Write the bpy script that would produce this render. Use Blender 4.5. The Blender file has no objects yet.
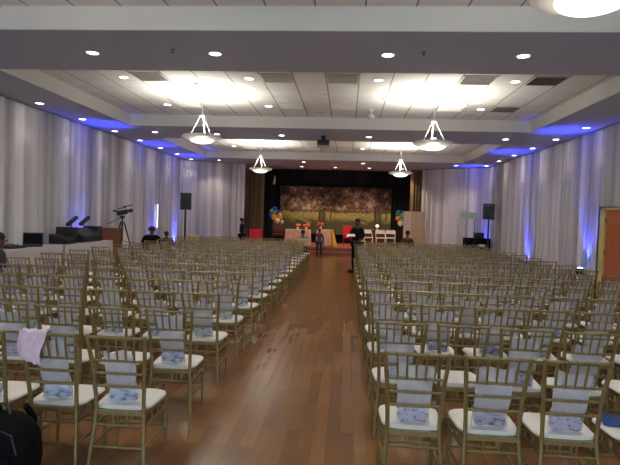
import bpy, bmesh, math, random
from mathutils import Vector, Matrix, noise as mnoise

random.seed(7)
SC = bpy.context.scene
COL = SC.collection
PI = math.pi
H1, H2 = 3.99, 4.29            # soffit underside, coffer tile level
XL, XR = -7.28, 6.09           # side walls
YB, YF = -4.0, 26.1            # wall behind the camera, wall behind the stage
CL, CR = -5.89, 4.61           # coffer sides
STZ = 0.35                     # stage height
ORD = ['first', 'second', 'third', 'fourth', 'fifth', 'sixth', 'seventh', 'eighth', 'ninth', 'tenth', 'eleventh',
       'twelfth', 'thirteenth', 'fourteenth', 'fifteenth', 'sixteenth', 'seventeenth', 'eighteenth', 'nineteenth']

# ------------------------------------------------------------------ mesh helpers
class MB:
    def __init__(s):
        s.v, s.f, s.m, s.cur = [], [], [], 0
    def add(s, vs, fs):
        b = len(s.v)
        s.v += [tuple(v) for v in vs]
        for f in fs:
            s.f.append(tuple(b + i for i in f)); s.m.append(s.cur)
        return s
    def box(s, c, d, rz=0.0, rx=0.0, ch=0.0):
        hx, hy, hz = d[0] / 2, d[1] / 2, d[2] / 2
        M = Matrix.Translation(c) @ Matrix.Rotation(rz, 4, 'Z') @ Matrix.Rotation(rx, 4, 'X')
        if ch <= 0:
            vs = [M @ Vector((x * hx, y * hy, z * hz)) for x in (-1, 1) for y in (-1, 1) for z in (-1, 1)]
            return s.add(vs, [(0, 1, 3, 2), (4, 6, 7, 5), (0, 4, 5, 1), (2, 3, 7, 6), (0, 2, 6, 4), (1, 5, 7, 3)])
        bm = bmesh.new()
        bmesh.ops.create_cube(bm, size=1.0)
        for v in bm.verts:
            v.co = Vector((v.co.x * d[0], v.co.y * d[1], v.co.z * d[2]))
        bmesh.ops.bevel(bm, geom=bm.edges[:] + bm.verts[:], offset=ch, segments=2, affect='EDGES', profile=0.6)
        bm.verts.index_update()
        s.add([M @ v.co for v in bm.verts], [[v.index for v in f.verts] for f in bm.faces])
        bm.free()
        return s
    def tube(s, path, r, n=8, cap=True):
        P = [Vector(p) for p in path]
        R = r if isinstance(r, (list, tuple)) else [r] * len(P)
        vs, fs = [], []
        t0 = (P[1] - P[0]).normalized()
        ref = Vector((0, 0, 1)) if abs(t0.z) < 0.9 else Vector((1, 0, 0))
        for i, p in enumerate(P):
            t = (P[min(i + 1, len(P) - 1)] - P[max(i - 1, 0)]).normalized()
            a = t.cross(ref)
            a = a.normalized() if a.length > 1e-6 else Vector((1, 0, 0))
            b = t.cross(a).normalized()
            for k in range(n):
                q = 2 * PI * k / n
                vs.append(p + (a * math.cos(q) + b * math.sin(q)) * R[i])
        for i in range(len(P) - 1):
            for k in range(n):
                k2 = (k + 1) % n
                fs.append((i * n + k, i * n + k2, (i + 1) * n + k2, (i + 1) * n + k))
        if cap:
            fs.append(tuple(range(n))[::-1]); fs.append(tuple((len(P) - 1) * n + k for k in range(n)))
        return s.add(vs, fs)
    def lathe(s, prof, c=(0, 0, 0), n=24, sx=1.0, sy=1.0, M=None):
        vs, fs = [], []
        C = Vector(c)
        for r, z in prof:
            for k in range(n):
                q = 2 * PI * k / n
                v = Vector((r * math.cos(q) * sx, r * math.sin(q) * sy, z))
                if M is not None: v = M @ v
                vs.append(C + v)
        for i in range(len(prof) - 1):
            for k in range(n):
                k2 = (k + 1) % n
                fs.append((i * n + k, i * n + k2, (i + 1) * n + k2, (i + 1) * n + k))
        if prof[0][0] > 1e-5: fs.append(tuple(range(n))[::-1])
        if prof[-1][0] > 1e-5: fs.append(tuple((len(prof) - 1) * n + k for k in range(n)))
        return s.add(vs, fs)
    def ball(s, c, rx, ry=None, rz=None, n=12, m=8, M=None):
        ry = rx if ry is None else ry; rz = rx if rz is None else rz
        prof = [(max(math.sin(PI * i / m), 1e-6), -math.cos(PI * i / m) * rz) for i in range(m + 1)]
        return s.lathe(prof, c, n, rx, ry, M)
    def grid(s, fn, nu, nv, close_u=False):
        vs = [fn(i / nu, j / nv) for j in range(nv + 1) for i in range(nu if close_u else nu + 1)]
        w = nu if close_u else nu + 1
        fs = []
        for j in range(nv):
            for i in range(nu):
                i2 = (i + 1) % w
                fs.append((j * w + i, j * w + i2, (j + 1) * w + i2, (j + 1) * w + i))
        return s.add(vs, fs)
    def poly_prism(s, pts, z0, z1):
        n = len(pts)
        vs = [(x, y, z0) for x, y in pts] + [(x, y, z1) for x, y in pts]
        fs = [tuple(range(n))[::-1], tuple(range(n, 2 * n))] + [(i, (i + 1) % n, n + (i + 1) % n, n + i) for i in range(n)]
        return s.add(vs, fs)
    def mesh(s, name, mats, smooth=True):
        me = bpy.data.meshes.new(name)
        me.from_pydata(s.v, [], s.f)
        for m in (mats if isinstance(mats, (list, tuple)) else [mats]): me.materials.append(m)
        me.polygons.foreach_set('material_index', s.m)
        bm = bmesh.new(); bm.from_mesh(me)
        bmesh.ops.recalc_face_normals(bm, faces=bm.faces[:])
        if smooth:
            for f in bm.faces: f.smooth = True
            for e in bm.edges:
                if len(e.link_faces) == 2 and e.calc_face_angle(0) > 0.7: e.smooth = False
        bm.to_mesh(me); bm.free()
        return me

def obj(name, mb, mats, parent=None, smooth=True):
    me = mb if isinstance(mb, bpy.types.Mesh) else mb.mesh(name, mats, smooth)
    o = bpy.data.objects.new(name, me)
    COL.objects.link(o)
    if parent is not None: o.parent = parent
    return o

def tag(o, label, cat, group=None, kind='thing'):
    o['label'] = label; o['category'] = cat; o['kind'] = kind
    if group: o['group'] = group
    return o

def thing(name, label, cat, loc=(0, 0, 0), rz=0.0, group=None):
    o = bpy.data.objects.new(name, None)
    o.empty_display_size = 0.1
    COL.objects.link(o)
    o.location = loc; o.rotation_euler = (0, 0, rz)
    return tag(o, label, cat, group)

KIDS = {}
def copy_tree(root, loc, rz, label, group=None):
    r = root.copy(); COL.objects.link(r)
    r.location = loc; r.rotation_euler = (0, 0, rz); r['label'] = label
    if group: r['group'] = group
    for ch in KIDS.setdefault(root.name, list(root.children)):
        c = ch.copy(); COL.objects.link(c); c.parent = r
        for g in KIDS.setdefault(ch.name, list(ch.children)):
            d = g.copy(); COL.objects.link(d); d.parent = c
    return r

def struct(name, mb, mats, smooth=False):
    o = obj(name, mb, mats, None, smooth); o['kind'] = 'structure'; return o

# ------------------------------------------------------------------ materials
def lin(c): return tuple(((x / 255) / 12.92 if x / 255 <= 0.04045 else ((x / 255 + 0.055) / 1.055) ** 2.4) for x in c)

def mat(name, col, rough=0.6, metal=0.0, vary=0.0, scale=8.0, coat=0.0, stretch=None, bump=0.0, spec=0.5):
    m = bpy.data.materials.new(name); m.use_nodes = True
    nt = m.node_tree; b = nt.nodes['Principled BSDF']
    b.inputs['Roughness'].default_value = rough; b.inputs['Metallic'].default_value = metal
    b.inputs['Specular IOR Level'].default_value = spec
    b.inputs['Coat Weight'].default_value = coat
    tc = nt.nodes.new('ShaderNodeTexCoord'); mp = nt.nodes.new('ShaderNodeMapping')
    nz = nt.nodes.new('ShaderNodeTexNoise'); nz.inputs['Scale'].default_value = scale; nz.inputs['Detail'].default_value = 3
    if stretch: mp.inputs['Scale'].default_value = stretch
    nt.links.new(tc.outputs['Object'], mp.inputs['Vector']); nt.links.new(mp.outputs['Vector'], nz.inputs['Vector'])
    rp = nt.nodes.new('ShaderNodeValToRGB')
    a = [max(0, c * (1 - vary)) for c in col]; z = [min(1, c * (1 + vary)) for c in col]
    rp.color_ramp.elements[0].position = 0.3; rp.color_ramp.elements[1].position = 0.7
    rp.color_ramp.elements[0].color = (*a, 1); rp.color_ramp.elements[1].color = (*z, 1)
    nt.links.new(nz.outputs['Fac'], rp.inputs['Fac']); nt.links.new(rp.outputs['Color'], b.inputs['Base Color'])
    if bump:
        bp = nt.nodes.new('ShaderNodeBump'); bp.inputs['Strength'].default_value = bump
        nt.links.new(nz.outputs['Fac'], bp.inputs['Height']); nt.links.new(bp.outputs['Normal'], b.inputs['Normal'])
    return m

def emit(name, col, strength):
    m = bpy.data.materials.new(name); m.use_nodes = True
    nt = m.node_tree; nt.nodes.clear()
    e = nt.nodes.new('ShaderNodeEmission'); o = nt.nodes.new('ShaderNodeOutputMaterial')
    e.inputs['Color'].default_value = (*col, 1); e.inputs['Strength'].default_value = strength
    nt.links.new(e.outputs[0], o.inputs[0])
    return m

def film_mat(name, col, opacity, rough=0.3):
    """Hazy plastic: a white printed sleeve above, a clearer pocket below."""
    m = bpy.data.materials.new(name); m.use_nodes = True
    nt = m.node_tree; b = nt.nodes['Principled BSDF']; out = nt.nodes['Material Output']
    b.inputs['Base Color'].default_value = (*col, 1); b.inputs['Roughness'].default_value = rough
    t = nt.nodes.new('ShaderNodeBsdfTransparent'); mx = nt.nodes.new('ShaderNodeMixShader')
    tc = nt.nodes.new('ShaderNodeTexCoord'); nz = nt.nodes.new('ShaderNodeTexNoise'); nz.inputs['Scale'].default_value = 14
    sp = nt.nodes.new('ShaderNodeSeparateXYZ')
    mr = nt.nodes.new('ShaderNodeMapRange')
    mr.inputs['From Min'].default_value = 0.53; mr.inputs['From Max'].default_value = 0.58
    mr.inputs['To Min'].default_value = opacity * .45; mr.inputs['To Max'].default_value = opacity
    ad = nt.nodes.new('ShaderNodeMath'); ad.operation = 'MULTIPLY_ADD'; ad.inputs[1].default_value = .3
    su = nt.nodes.new('ShaderNodeMath'); su.operation = 'SUBTRACT'; su.inputs[1].default_value = .15
    nt.links.new(tc.outputs['Object'], nz.inputs['Vector']); nt.links.new(tc.outputs['Object'], sp.inputs[0]); nt.links.new(sp.outputs['Z'], mr.inputs['Value'])
    nt.links.new(nz.outputs['Fac'], ad.inputs[0]); nt.links.new(mr.outputs[0], ad.inputs[2]); nt.links.new(ad.outputs[0], su.inputs[0])
    nt.links.new(su.outputs[0], mx.inputs[0]); nt.links.new(t.outputs[0], mx.inputs[1]); nt.links.new(b.outputs[0], mx.inputs[2])
    nt.links.new(mx.outputs[0], out.inputs[0])
    return m

def printed(name, lo, hi, scale):
    """Wrinkled printed wrapper: pale ground with darker patches."""
    m = mat(name, hi, 0.55, vary=0.0, scale=scale, bump=0.25, stretch=(1, 1, 1.8))
    e = [n for n in m.node_tree.nodes if n.type == 'VALTORGB'][0].color_ramp.elements
    e[0].color = (*lo, 1); e[1].color = (*hi, 1); e[0].position = .33; e[1].position = .50
    return m

def attr_mat(name, rough=0.8):
    m = bpy.data.materials.new(name); m.use_nodes = True
    nt = m.node_tree; b = nt.nodes['Principled BSDF']; b.inputs['Roughness'].default_value = rough
    a = nt.nodes.new('ShaderNodeAttribute'); a.attribute_name = 'print'
    nt.links.new(a.outputs['Color'], b.inputs['Base Color'])
    return m

def floor_mat():
    m = bpy.data.materials.new('wood_floor'); m.use_nodes = True
    nt = m.node_tree; b = nt.nodes['Principled BSDF']
    tc = nt.nodes.new('ShaderNodeTexCoord'); mp = nt.nodes.new('ShaderNodeMapping')
    mp.inputs['Rotation'].default_value = (0, 0, PI / 2)
    nt.links.new(tc.outputs['Object'], mp.inputs['Vector'])
    br = nt.nodes.new('ShaderNodeTexBrick'); br.offset = 0.37; br.offset_frequency = 2
    for k, v in (('Scale', 1.0), ('Brick Width', 0.92), ('Row Height', 0.105), ('Mortar Size', 0.001), ('Bias', 0.0)): br.inputs[k].default_value = v
    br.inputs['Color1'].default_value = (*lin((154, 108, 63)), 1)
    br.inputs['Color2'].default_value = (*lin((128, 87, 50)), 1)
    br.inputs['Mortar'].default_value = (*lin((112, 76, 44)), 1)
    nt.links.new(mp.outputs[0], br.inputs['Vector'])
    mp2 = nt.nodes.new('ShaderNodeMapping'); mp2.inputs['Scale'].default_value = (9, 0.7, 1)
    nz = nt.nodes.new('ShaderNodeTexNoise'); nz.inputs['Scale'].default_value = 3; nz.inputs['Detail'].default_value = 5
    nt.links.new(tc.outputs['Object'], mp2.inputs['Vector']); nt.links.new(mp2.outputs[0], nz.inputs['Vector'])
    big = nt.nodes.new('ShaderNodeTexNoise'); big.inputs['Scale'].default_value = 1.3; big.inputs['Detail'].default_value = 2
    nt.links.new(tc.outputs['Object'], big.inputs['Vector'])
    def mul(a, c, f):
        x = nt.nodes.new('ShaderNodeMix'); x.data_type = 'RGBA'; x.blend_type = 'MULTIPLY'; x.inputs[0].default_value = f
        nt.links.new(a, x.inputs[6]); nt.links.new(c, x.inputs[7]); return x.outputs[2]
    def ramp(src, lo, hi):
        r = nt.nodes.new('ShaderNodeValToRGB'); r.color_ramp.elements[0].position = 0.3; r.color_ramp.elements[1].position = 0.7
        r.color_ramp.elements[0].color = (*lo, 1); r.color_ramp.elements[1].color = (*hi, 1); nt.links.new(src, r.inputs[0]); return r.outputs[0]
    c = mul(br.outputs['Color'], ramp(nz.outputs['Fac'], (.88, .87, .86), (1, 1, 1)), 1.0)
    c = mul(c, ramp(big.outputs['Fac'], (.82, .80, .78), (1, 1, 1)), 1.0)
    nt.links.new(c, b.inputs['Base Color'])
    mr = nt.nodes.new('ShaderNodeMapRange'); mr.inputs['To Min'].default_value = 0.17; mr.inputs['To Max'].default_value = 0.30
    nt.links.new(nz.outputs['Fac'], mr.inputs['Value']); nt.links.new(mr.outputs[0], b.inputs['Roughness'])
    return m

def tile_mat():
    """Lay-in ceiling tiles, 0.617 m, with dark joints."""
    m = bpy.data.materials.new('ceiling_tile'); m.use_nodes = True
    nt = m.node_tree; b = nt.nodes['Principled BSDF']; b.inputs['Roughness'].default_value = 0.9
    tc = nt.nodes.new('ShaderNodeTexCoord'); mp = nt.nodes.new('ShaderNodeMapping')
    mp.inputs['Location'].default_value = (0.47 + 0.617 * 40, -9.40 + 0.617 * 40, 0)
    nt.links.new(tc.outputs['Object'], mp.inputs['Vector'])
    sp = nt.nodes.new('ShaderNodeSeparateXYZ'); nt.links.new(mp.outputs[0], sp.inputs[0])
    def joint(src, w):
        md = nt.nodes.new('ShaderNodeMath'); md.operation = 'PINGPONG'; md.inputs[1].default_value = 0.617 / 2; nt.links.new(src, md.inputs[0])
        lt = nt.nodes.new('ShaderNodeMath'); lt.operation = 'LESS_THAN'; lt.inputs[1].default_value = w; nt.links.new(md.outputs[0], lt.inputs[0]); return lt.outputs[0]
    wn = nt.nodes.new('ShaderNodeTexNoise'); wn.inputs['Scale'].default_value = 1.4; nt.links.new(mp.outputs[0], wn.inputs['Vector'])
    rp = nt.nodes.new('ShaderNodeValToRGB'); rp.color_ramp.elements[0].color = (.72, .72, .69, 1); rp.color_ramp.elements[1].color = (.80, .80, .77, 1); nt.links.new(wn.outputs['Fac'], rp.inputs[0])
    def over(base, fac, col):
        x = nt.nodes.new('ShaderNodeMix'); x.data_type = 'RGBA'; nt.links.new(fac, x.inputs[0]); nt.links.new(base, x.inputs[6]); x.inputs[7].default_value = col; return x.outputs[2]
    c = over(rp.outputs[0], joint(sp.outputs['Y'], .008), (.50, .49, .46, 1))
    c = over(c, joint(sp.outputs['X'], .012), (.27, .26, .24, 1))
    nt.links.new(c, b.inputs['Base Color'])
    return m

def drape_mat(name, lo, hi, scale=3.0):
    """Sheer cloth: where the pleats bunch, more layers make it whiter."""
    m = bpy.data.materials.new(name); m.use_nodes = True
    nt = m.node_tree; b = nt.nodes['Principled BSDF']; b.inputs['Roughness'].default_value = 0.85
    b.inputs['Specular IOR Level'].default_value = 0.15
    at = nt.nodes.new('ShaderNodeAttribute'); at.attribute_name = 'pleat'
    rp = nt.nodes.new('ShaderNodeValToRGB')
    rp.color_ramp.elements[0].color = (*lo, 1); rp.color_ramp.elements[1].color = (*hi, 1)
    rp.color_ramp.elements[0].position = 0.15; rp.color_ramp.elements[1].position = 0.85
    nt.links.new(at.outputs['Fac'], rp.inputs[0]); nt.links.new(rp.outputs[0], b.inputs['Base Color'])
    return m

M = {}
M['floor'] = floor_mat()
M['tile'] = tile_mat()
M['soffit'] = mat('soffit_paint', lin((174, 178, 192)), 0.8, vary=0.02, scale=2)
M['face'] = mat('coffer_face_paint', lin((226, 226, 220)), 0.8, vary=0.02, scale=2)
M['wall'] = mat('wall_paint', lin((150, 145, 146)), 0.85, vary=0.04, scale=2)
M['drape'] = drape_mat('white_drape', (.40, .385, .38), (.84, .82, .81))
M['brown_drape'] = drape_mat('brown_drape', lin((84, 66, 46)), lin((158, 130, 96)))
M['black_drape'] = drape_mat('black_drape', (.006, .006, .007), (.016, .015, .016))
M['gold'] = mat('gold_paint', lin((150, 134, 86)), 0.40, 0.5, vary=0.12, scale=30)
M['cushion'] = mat('white_cushion', lin((244, 240, 232)), 0.75, vary=0.03, scale=20)
M['film'] = film_mat('bag_film', (.80, .80, .86), 0.50)
M['stuffA'] = printed('blue_white_bundle', lin((84, 116, 176)), lin((206, 218, 238)), 24)
M['stuffB'] = printed('lavender_bundle', lin((84, 82, 136)), lin((202, 200, 226)), 26)
M['stuffC'] = printed('navy_bundle', lin((44, 48, 92)), lin((176, 178, 206)), 24)
M['stuffD'] = printed('green_bundle', lin((70, 112, 100)), lin((200, 214, 216)), 26)
M['black'] = mat('black_plastic', (.012, .012, .014), 0.45, vary=0.2)
M['blackcloth'] = mat('black_cloth', (.005, .005, .006), 0.9, vary=0.3, scale=12, spec=.15)
M['darkgrey'] = mat('dark_grey', (.024, .024, .027), 0.5, vary=0.2)
M['vent'] = mat('vent_grey', (.64, .63, .58), 0.7, vary=0.1)
M['ventdark'] = mat('vent_dark', (.15, .14, .13), 0.7, vary=0.1)
M['white'] = mat('white_enamel', (.78, .78, .76), 0.45, vary=0.03)
M['rim'] = mat('satin_rim', (.60, .59, .56), 0.4, 0.15, vary=0.04)
M['nickel'] = mat('brushed_nickel', (.55, .54, .52), 0.35, 0.9, vary=0.06, scale=40)
M['cloth'] = mat('white_tablecloth', lin((196, 190, 194)), 0.8, vary=0.03, scale=5)
M['wood'] = mat('brown_wood', lin((120, 74, 40)), 0.45, vary=0.25, scale=6, stretch=(6, 6, 0.6))
M['riser'] = mat('riser_wood', lin((138, 76, 46)), 0.4, vary=0.2, scale=5, stretch=(0.6, 6, 6))
M['door'] = mat('door_wood', lin((176, 98, 52)), 0.4, vary=0.15, scale=5, stretch=(6, 6, 0.5))
M['jamb'] = mat('door_casing', lin((214, 196, 118)), 0.45, vary=0.06, scale=6)
M['skin'] = mat('dark_skin', lin((104, 66, 46)), 0.55, vary=0.06)
M['hair'] = mat('black_hair', (.009, .008, .008), 0.6, vary=0.3, scale=40)
M['suit'] = mat('black_suit', (.006, .006, .008), 0.85, vary=0.2, spec=.2)
M['charcoal'] = mat('charcoal_shirt', (.030, .030, .036), 0.8, vary=0.2)
M['navy'] = mat('navy_trousers', (.020, .024, .060), 0.8, vary=0.2)
M['greyshirt'] = mat('grey_shirt', lin((140, 136, 132)), 0.8, vary=0.15)
M['brownshirt'] = mat('brown_shirt', lin((90, 62, 44)), 0.8, vary=0.15)
M['purpleshirt'] = mat('plum_shirt', lin((84, 58, 84)), 0.8, vary=0.15)
M['red'] = mat('red_cloth', lin((224, 36, 50)), 0.7, vary=0.1)
M['peach'] = mat('peach_cloth', lin((244, 190, 144)), 0.7, vary=0.12, scale=6)
M['yellow'] = mat('yellow_cloth', lin((226, 184, 66)), 0.7, vary=0.1)
M['pinkcloth'] = mat('pink_lilac_cloth', lin((234, 212, 226)), 0.75, vary=0.14, scale=14)
M['buffet'] = mat('pink_patterned_cloth', lin((246, 186, 160)), 0.7, vary=0.30, scale=9)
M['cream'] = mat('cream_cover', lin((222, 206, 150)), 0.8, vary=0.06)
M['mahogany'] = mat('dark_red_wood', lin((82, 34, 24)), 0.4, vary=0.2, scale=5)
M['orange'] = mat('orange_petals', lin((240, 110, 44)), 0.6, vary=0.2, scale=30)
M['redpetal'] = mat('red_orange_petals', lin((226, 74, 50)), 0.6, vary=0.25, scale=30)
M['leaf'] = mat('dark_leaf', lin((48, 62, 30)), 0.6, vary=0.3, scale=20)
M['panelpeach'] = mat('peach_panel', lin((240, 206, 186)), 0.7, vary=0.05)
M['paneltan'] = mat('tan_panel', lin((206, 172, 138)), 0.7, vary=0.05)
M['paper'] = mat('white_paper', lin((240, 240, 240)), 0.7, vary=0.02)
M['steelwhite'] = mat('white_folding_chair', lin((250, 238, 218)), 0.5, vary=0.03)
for nm, c in (('blue', (30, 62, 150)), ('green', (96, 150, 54)), ('amber', (236, 150, 40)), ('ivory', (236, 226, 190)), ('teal', (36, 104, 110)), ('peachb', (230, 178, 110))):
    M['bal_' + nm] = mat('balloon_' + nm, lin(c), 0.25, vary=0.03)
M['screen'] = emit('pale_screen', (.80, .82, .78), 0.15)
M['laptop_screen'] = emit('dim_laptop_screen', (.10, .12, .13), 0.03)
M['lamp_disc'] = emit('downlight_lens', (1.0, .95, .98), 9.0)
M['lamp_far'] = emit('soffit_lens', (1.0, .93, .95), 8.0)
M['bowl_glass'] = emit('bowl_glass', (1.0, .97, .80), 1.9)
M['slit'] = emit('daylight_strip_glow', (.90, .97, 1.0), 2.4)  # glow of the strip that imitates a daylit gap in the left drapes
M['day'] = emit('window_daylight', (.72, .86, 1.0), 3.0)
M['led'] = emit('blue_led', (.10, .28, 1.0), 14.0)
M['candle'] = emit('candle_glow', (1.0, .86, .62), 1.4)

# ------------------------------------------------------------------ lamps (real light sources)
def spot(name, loc, col, power, cone, blend=0.5, direction=(0, 0, -1), parent=None, size=0.05):
    l = bpy.data.lights.new(name, 'SPOT'); l.color = col; l.energy = power; l.spot_size = cone; l.spot_blend = blend; l.shadow_soft_size = size
    o = bpy.data.objects.new(name, l); COL.objects.link(o)
    o.rotation_euler = Vector(direction).to_track_quat('-Z', 'Y').to_euler()
    o.location = loc
    if parent: o.parent = parent
    return o

# ------------------------------------------------------------------ the room
def quadbox(mb, x0, x1, y0, y1, z0, z1): mb.box(((x0 + x1) / 2, (y0 + y1) / 2, (z0 + z1) / 2), (x1 - x0, y1 - y0, z1 - z0))

mb = MB(); quadbox(mb, XL - .2, XR + .2, YB - .2, YF + .2, -.2, 0); struct('floor', mb, M['floor'])
mb = MB(); quadbox(mb, XL - .2, XL, YB - .2, YF + .2, 0, 4.6); struct('wall_left', mb, M['wall'])
mb = MB(); quadbox(mb, XR, XR + .2, YB - .2, YF + .2, 0, 4.6); struct('wall_right', mb, M['wall'])
mb = MB(); quadbox(mb, XL, XR, YF, YF + .2, 0, 4.6); struct('wall_stage', mb, M['wall'])
# wall behind the photographer with a broad window in it
W0, W1, WZ0, WZ1 = -5.6, 4.4, 0.9, 3.1
mb = MB()
quadbox(mb, XL, W0, YB - .2, YB, 0, 4.6); quadbox(mb, W1, XR, YB - .2, YB, 0, 4.6)
quadbox(mb, W0, W1, YB - .2, YB, 0, WZ0); quadbox(mb, W0, W1, YB - .2, YB, WZ1, 4.6)
struct('wall_back', mb, M['wall'])
mb = MB(); quadbox(mb, W0, W1, YB - .16, YB - .12, WZ0, WZ1); struct('window_1', mb, M['day'])
# soffit with three coffers
coffers = [(1.1, 6.42), (8.24, 13.54), (15.71, 21.1)]
mb = MB()
quadbox(mb, XL, CL, YB, YF, H1, 4.5); quadbox(mb, CR, XR, YB, YF, H1, 4.5)
ys = [YB] + [y for c in coffers for y in c] + [YF]
for i in range(0, len(ys), 2): quadbox(mb, CL, CR, ys[i], ys[i + 1], H1, 4.5)
struct('ceiling', mb, M['soffit'])
# painted upstands lining each coffer
for i, (y0, y1) in enumerate(coffers):
    mb = MB(); t = 0.012
    quadbox(mb, CL, CR, y1 - t, y1, H1 + .004, H2); quadbox(mb, CL, CR, y0, y0 + t, H1 + .004, H2)
    quadbox(mb, CL, CL + t, y0 + t, y1 - t, H1 + .004, H2); quadbox(mb, CR - t, CR, y0 + t, y1 - t, H1 + .004, H2)
    struct('trim_%d' % (i + 1), mb, M['face'])
    mb = MB(); quadbox(mb, CL, CR, y0, y1, H2, H2 + .06); struct('ceiling_tiles', mb, M['tile'])

# ------------------------------------------------------------------ drapes
def drape_mesh(A, B, z0, z1, amp, per, seed, side=(0, 0), pinch=None, cols=None, tilt=0.0):
    """Gathered cloth hung from A to B (xy); folds push out along the normal to the right of A->B."""
    rnd = random.Random(seed)
    A = Vector(A); B = Vector(B); L = (B - A).length; d = (B - A) / L; nrm = Vector((d.y, -d.x))
    nu = cols or max(24, int(L * 46)); nv = 9
    ph = [rnd.uniform(0, 6.28) for _ in range(4)]
    knots = [rnd.random() for _ in range(int(L / .42) + 4)]
    def h(u):
        s = u * L
        e = min(1, s / .15, (L - s) / .15)
        a = math.sin(2 * PI * s / per + ph[0] + 1.3 * math.sin(2 * PI * s / (per * 3.7) + ph[1]))
        b = math.sin(2 * PI * s / (per * .43) + ph[2])
        return (.62 * a + .28 * b) * e
    def dens(u):
        x = u * (len(knots) - 2); i = int(x); f = x - i; f = f * f * (3 - 2 * f)
        return knots[i] * (1 - f) + knots[i + 1] * f
    vs, fs, pl = [], [], []
    for j in range(nv + 1):
        v = j / nv; z = z0 + (z1 - z0) * v
        for i in range(nu + 1):
            u = i / nu
            off = amp * (h(u) * (1.0 - .45 * v) + .25 * math.sin(7 * u + 3 * v + ph[3]) * (1 - v)) + amp
            s = u * L
            if pinch:
                pu, pz, pw, k = pinch
                g = math.exp(-((z - pz) / pw) ** 2) * k
                s = s + (pu * L - s) * g
            p = A + d * s + nrm * off
            vs.append((p.x, p.y, z)); pl.append(min(1, max(0,   .09 * h(u) + .12 + .76 * dens(u))))
    for j in range(nv):
        for i in range(nu):
            a = j * (nu + 1) + i; fs.append((a, a + 1, a + nu + 2, a + nu + 1))
    return vs, fs, pl

def drape(name, label, m, A, B, z0, z1, amp=.05, per=.24, seed=0, group=None, cat='curtain', pinch=None):
    vs, fs, pl = drape_mesh(A, B, z0, z1, amp, per, seed, pinch=pinch)
    me = bpy.data.meshes.new(name); me.from_pydata(vs, [], fs); me.materials.append(m)
    at = me.attributes.new('pleat', 'FLOAT', 'POINT'); at.data.foreach_set('value', pl)
    for p in me.polygons: p.use_smooth = True
    o = bpy.data.objects.new(name, me); COL.objects.link(o)
    return tag(o, label, cat, group)

ZT = H1 - .02
LW = 1.83
# left wall, from the stage corner towards the camera; normal to the right of A->B must point into the room (+x)
n = 11
for k in range(n):
    yb = 22.0 - LW * k; ya = yb - LW + .004
    drape('white_drape', 'white sheer drape on the left wall, %s panel from the stage corner' % ORD[k], M['drape'],
          (XL + .07, ya), (XL + .07, yb), .02, ZT, .045, .38, 100 + k, 'sheer drapes on the left wall')
# right wall
DY0, DY1 = 11.35, 12.80
rp = [(22.2, 20.354), (20.35, 18.504), (18.5, 16.654), (16.65, 14.804), (14.8, DY1 - .10)]
for k, (y1, y0) in enumerate(rp):
    drape('white_drape', 'white sheer drape on the right wall, %s panel from the stage corner' % ORD[k] if k < 4 else
          'white drape tied back beside the wooden door on the right wall', M['drape'],
          (XR - .07, y1), (XR - .07, y0), .02, ZT, .045, .38, 200 + k, 'sheer drapes on the right wall',
          pinch=None)
drape('white_drape', 'short white drape hanging above the wooden door on the right wall', M['drape'], (XR - .07, DY1 - .104), (XR - .07, DY0 + .004), 2.12, ZT, .05, .25, 250, 'sheer drapes on the right wall')
yy = DY0; k = 0
while yy > 2.5:
    y0 = yy - LW
    drape('white_drape', 'white sheer drape on the right wall, %s panel before the wooden door' % ORD[k], M['drape'],
          (XR - .07, yy), (XR - .07, y0 + .004), .02, ZT, .045, .38, 260 + k, 'sheer drapes on the right wall')
    yy = y0; k += 1
# splayed drapes either side of the stage
def line_panels(A, B, n, seed, side):
    A = Vector(A); B = Vector(B)
    for k in range(n):
        a = A.lerp(B, k / n); b = A.lerp(B, (k + 1) / n - .002)
        drape('white_drape', 'white sheer drape at the stage end, %s from the %s corner' % (ORD[k if side == 'left' else n - 1 - k], side), M['drape'],
              a, b, .02, ZT, .04, .34, seed + k, 'sheer drapes beside the stage')
line_panels((-7.24, 22.06), (-4.72, 23.35), 3, 300, 'left')
line_panels((3.45, 24.15), (6.07, 22.22), 3, 320, 'right')
for (x0, x1, sd, s) in ((-4.72, -3.98, 'left', 340), (2.92, 3.52, 'right', 341)):
    drape('brown_drape', 'tall brown curtain at the %s edge of the stage opening' % sd, M['brown_drape'], (x0, 24.45), (x1, 24.45), .02, ZT, .06, .17, s, 'brown stage curtains')
drape('black_backdrop_curtain', 'black curtain hung full width behind the painted stage backdrops', M['black_drape'], (-4.6, 25.95), (3.6, 25.95), STZ + .01, 3.86, .04, .3, 350)
drape('black_valance', 'black valance across the top of the stage opening', M['black_drape'], (-4.3, 25.35), (3.3, 25.35), 3.32, ZT, .03, .35, 351, cat='valance')
tag(obj('hanging_streamer', MB().tube([(-3.60, 25.2, 3.62), (-3.61, 25.18, 3.4), (-3.63, 25.18, 3.2)], [.015, .045, .06], 8), M['paper']), 'narrow white streamer hanging from the black stage valance', 'streamer')
for x0, x1, y in ((XL, -4.72, 24.6), (3.52, XR, 24.6)):
    pass

# glowing strip set before the drapes, standing in for daylight through a slim gap
mb = MB(); mb.box((XL + .20, 18.8, 1.52), (.012, .055, .86), ch=.003); o = struct('daylight_strip', mb, M['slit'])

# ------------------------------------------------------------------ stage
mb = MB(); quadbox(mb, -3.93, 2.84, 22.1, 26.0, 0, STZ); 
stage = tag(obj('stage_platform', mb, M['riser'], None, False), 'low wooden stage platform at the end of the aisle', 'stage')
mb = MB(); mb.box((-.5, 21.93, .09), (2.6, .30, .18), ch=.01)
obj('step', mb, M['riser'], stage, False)

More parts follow.
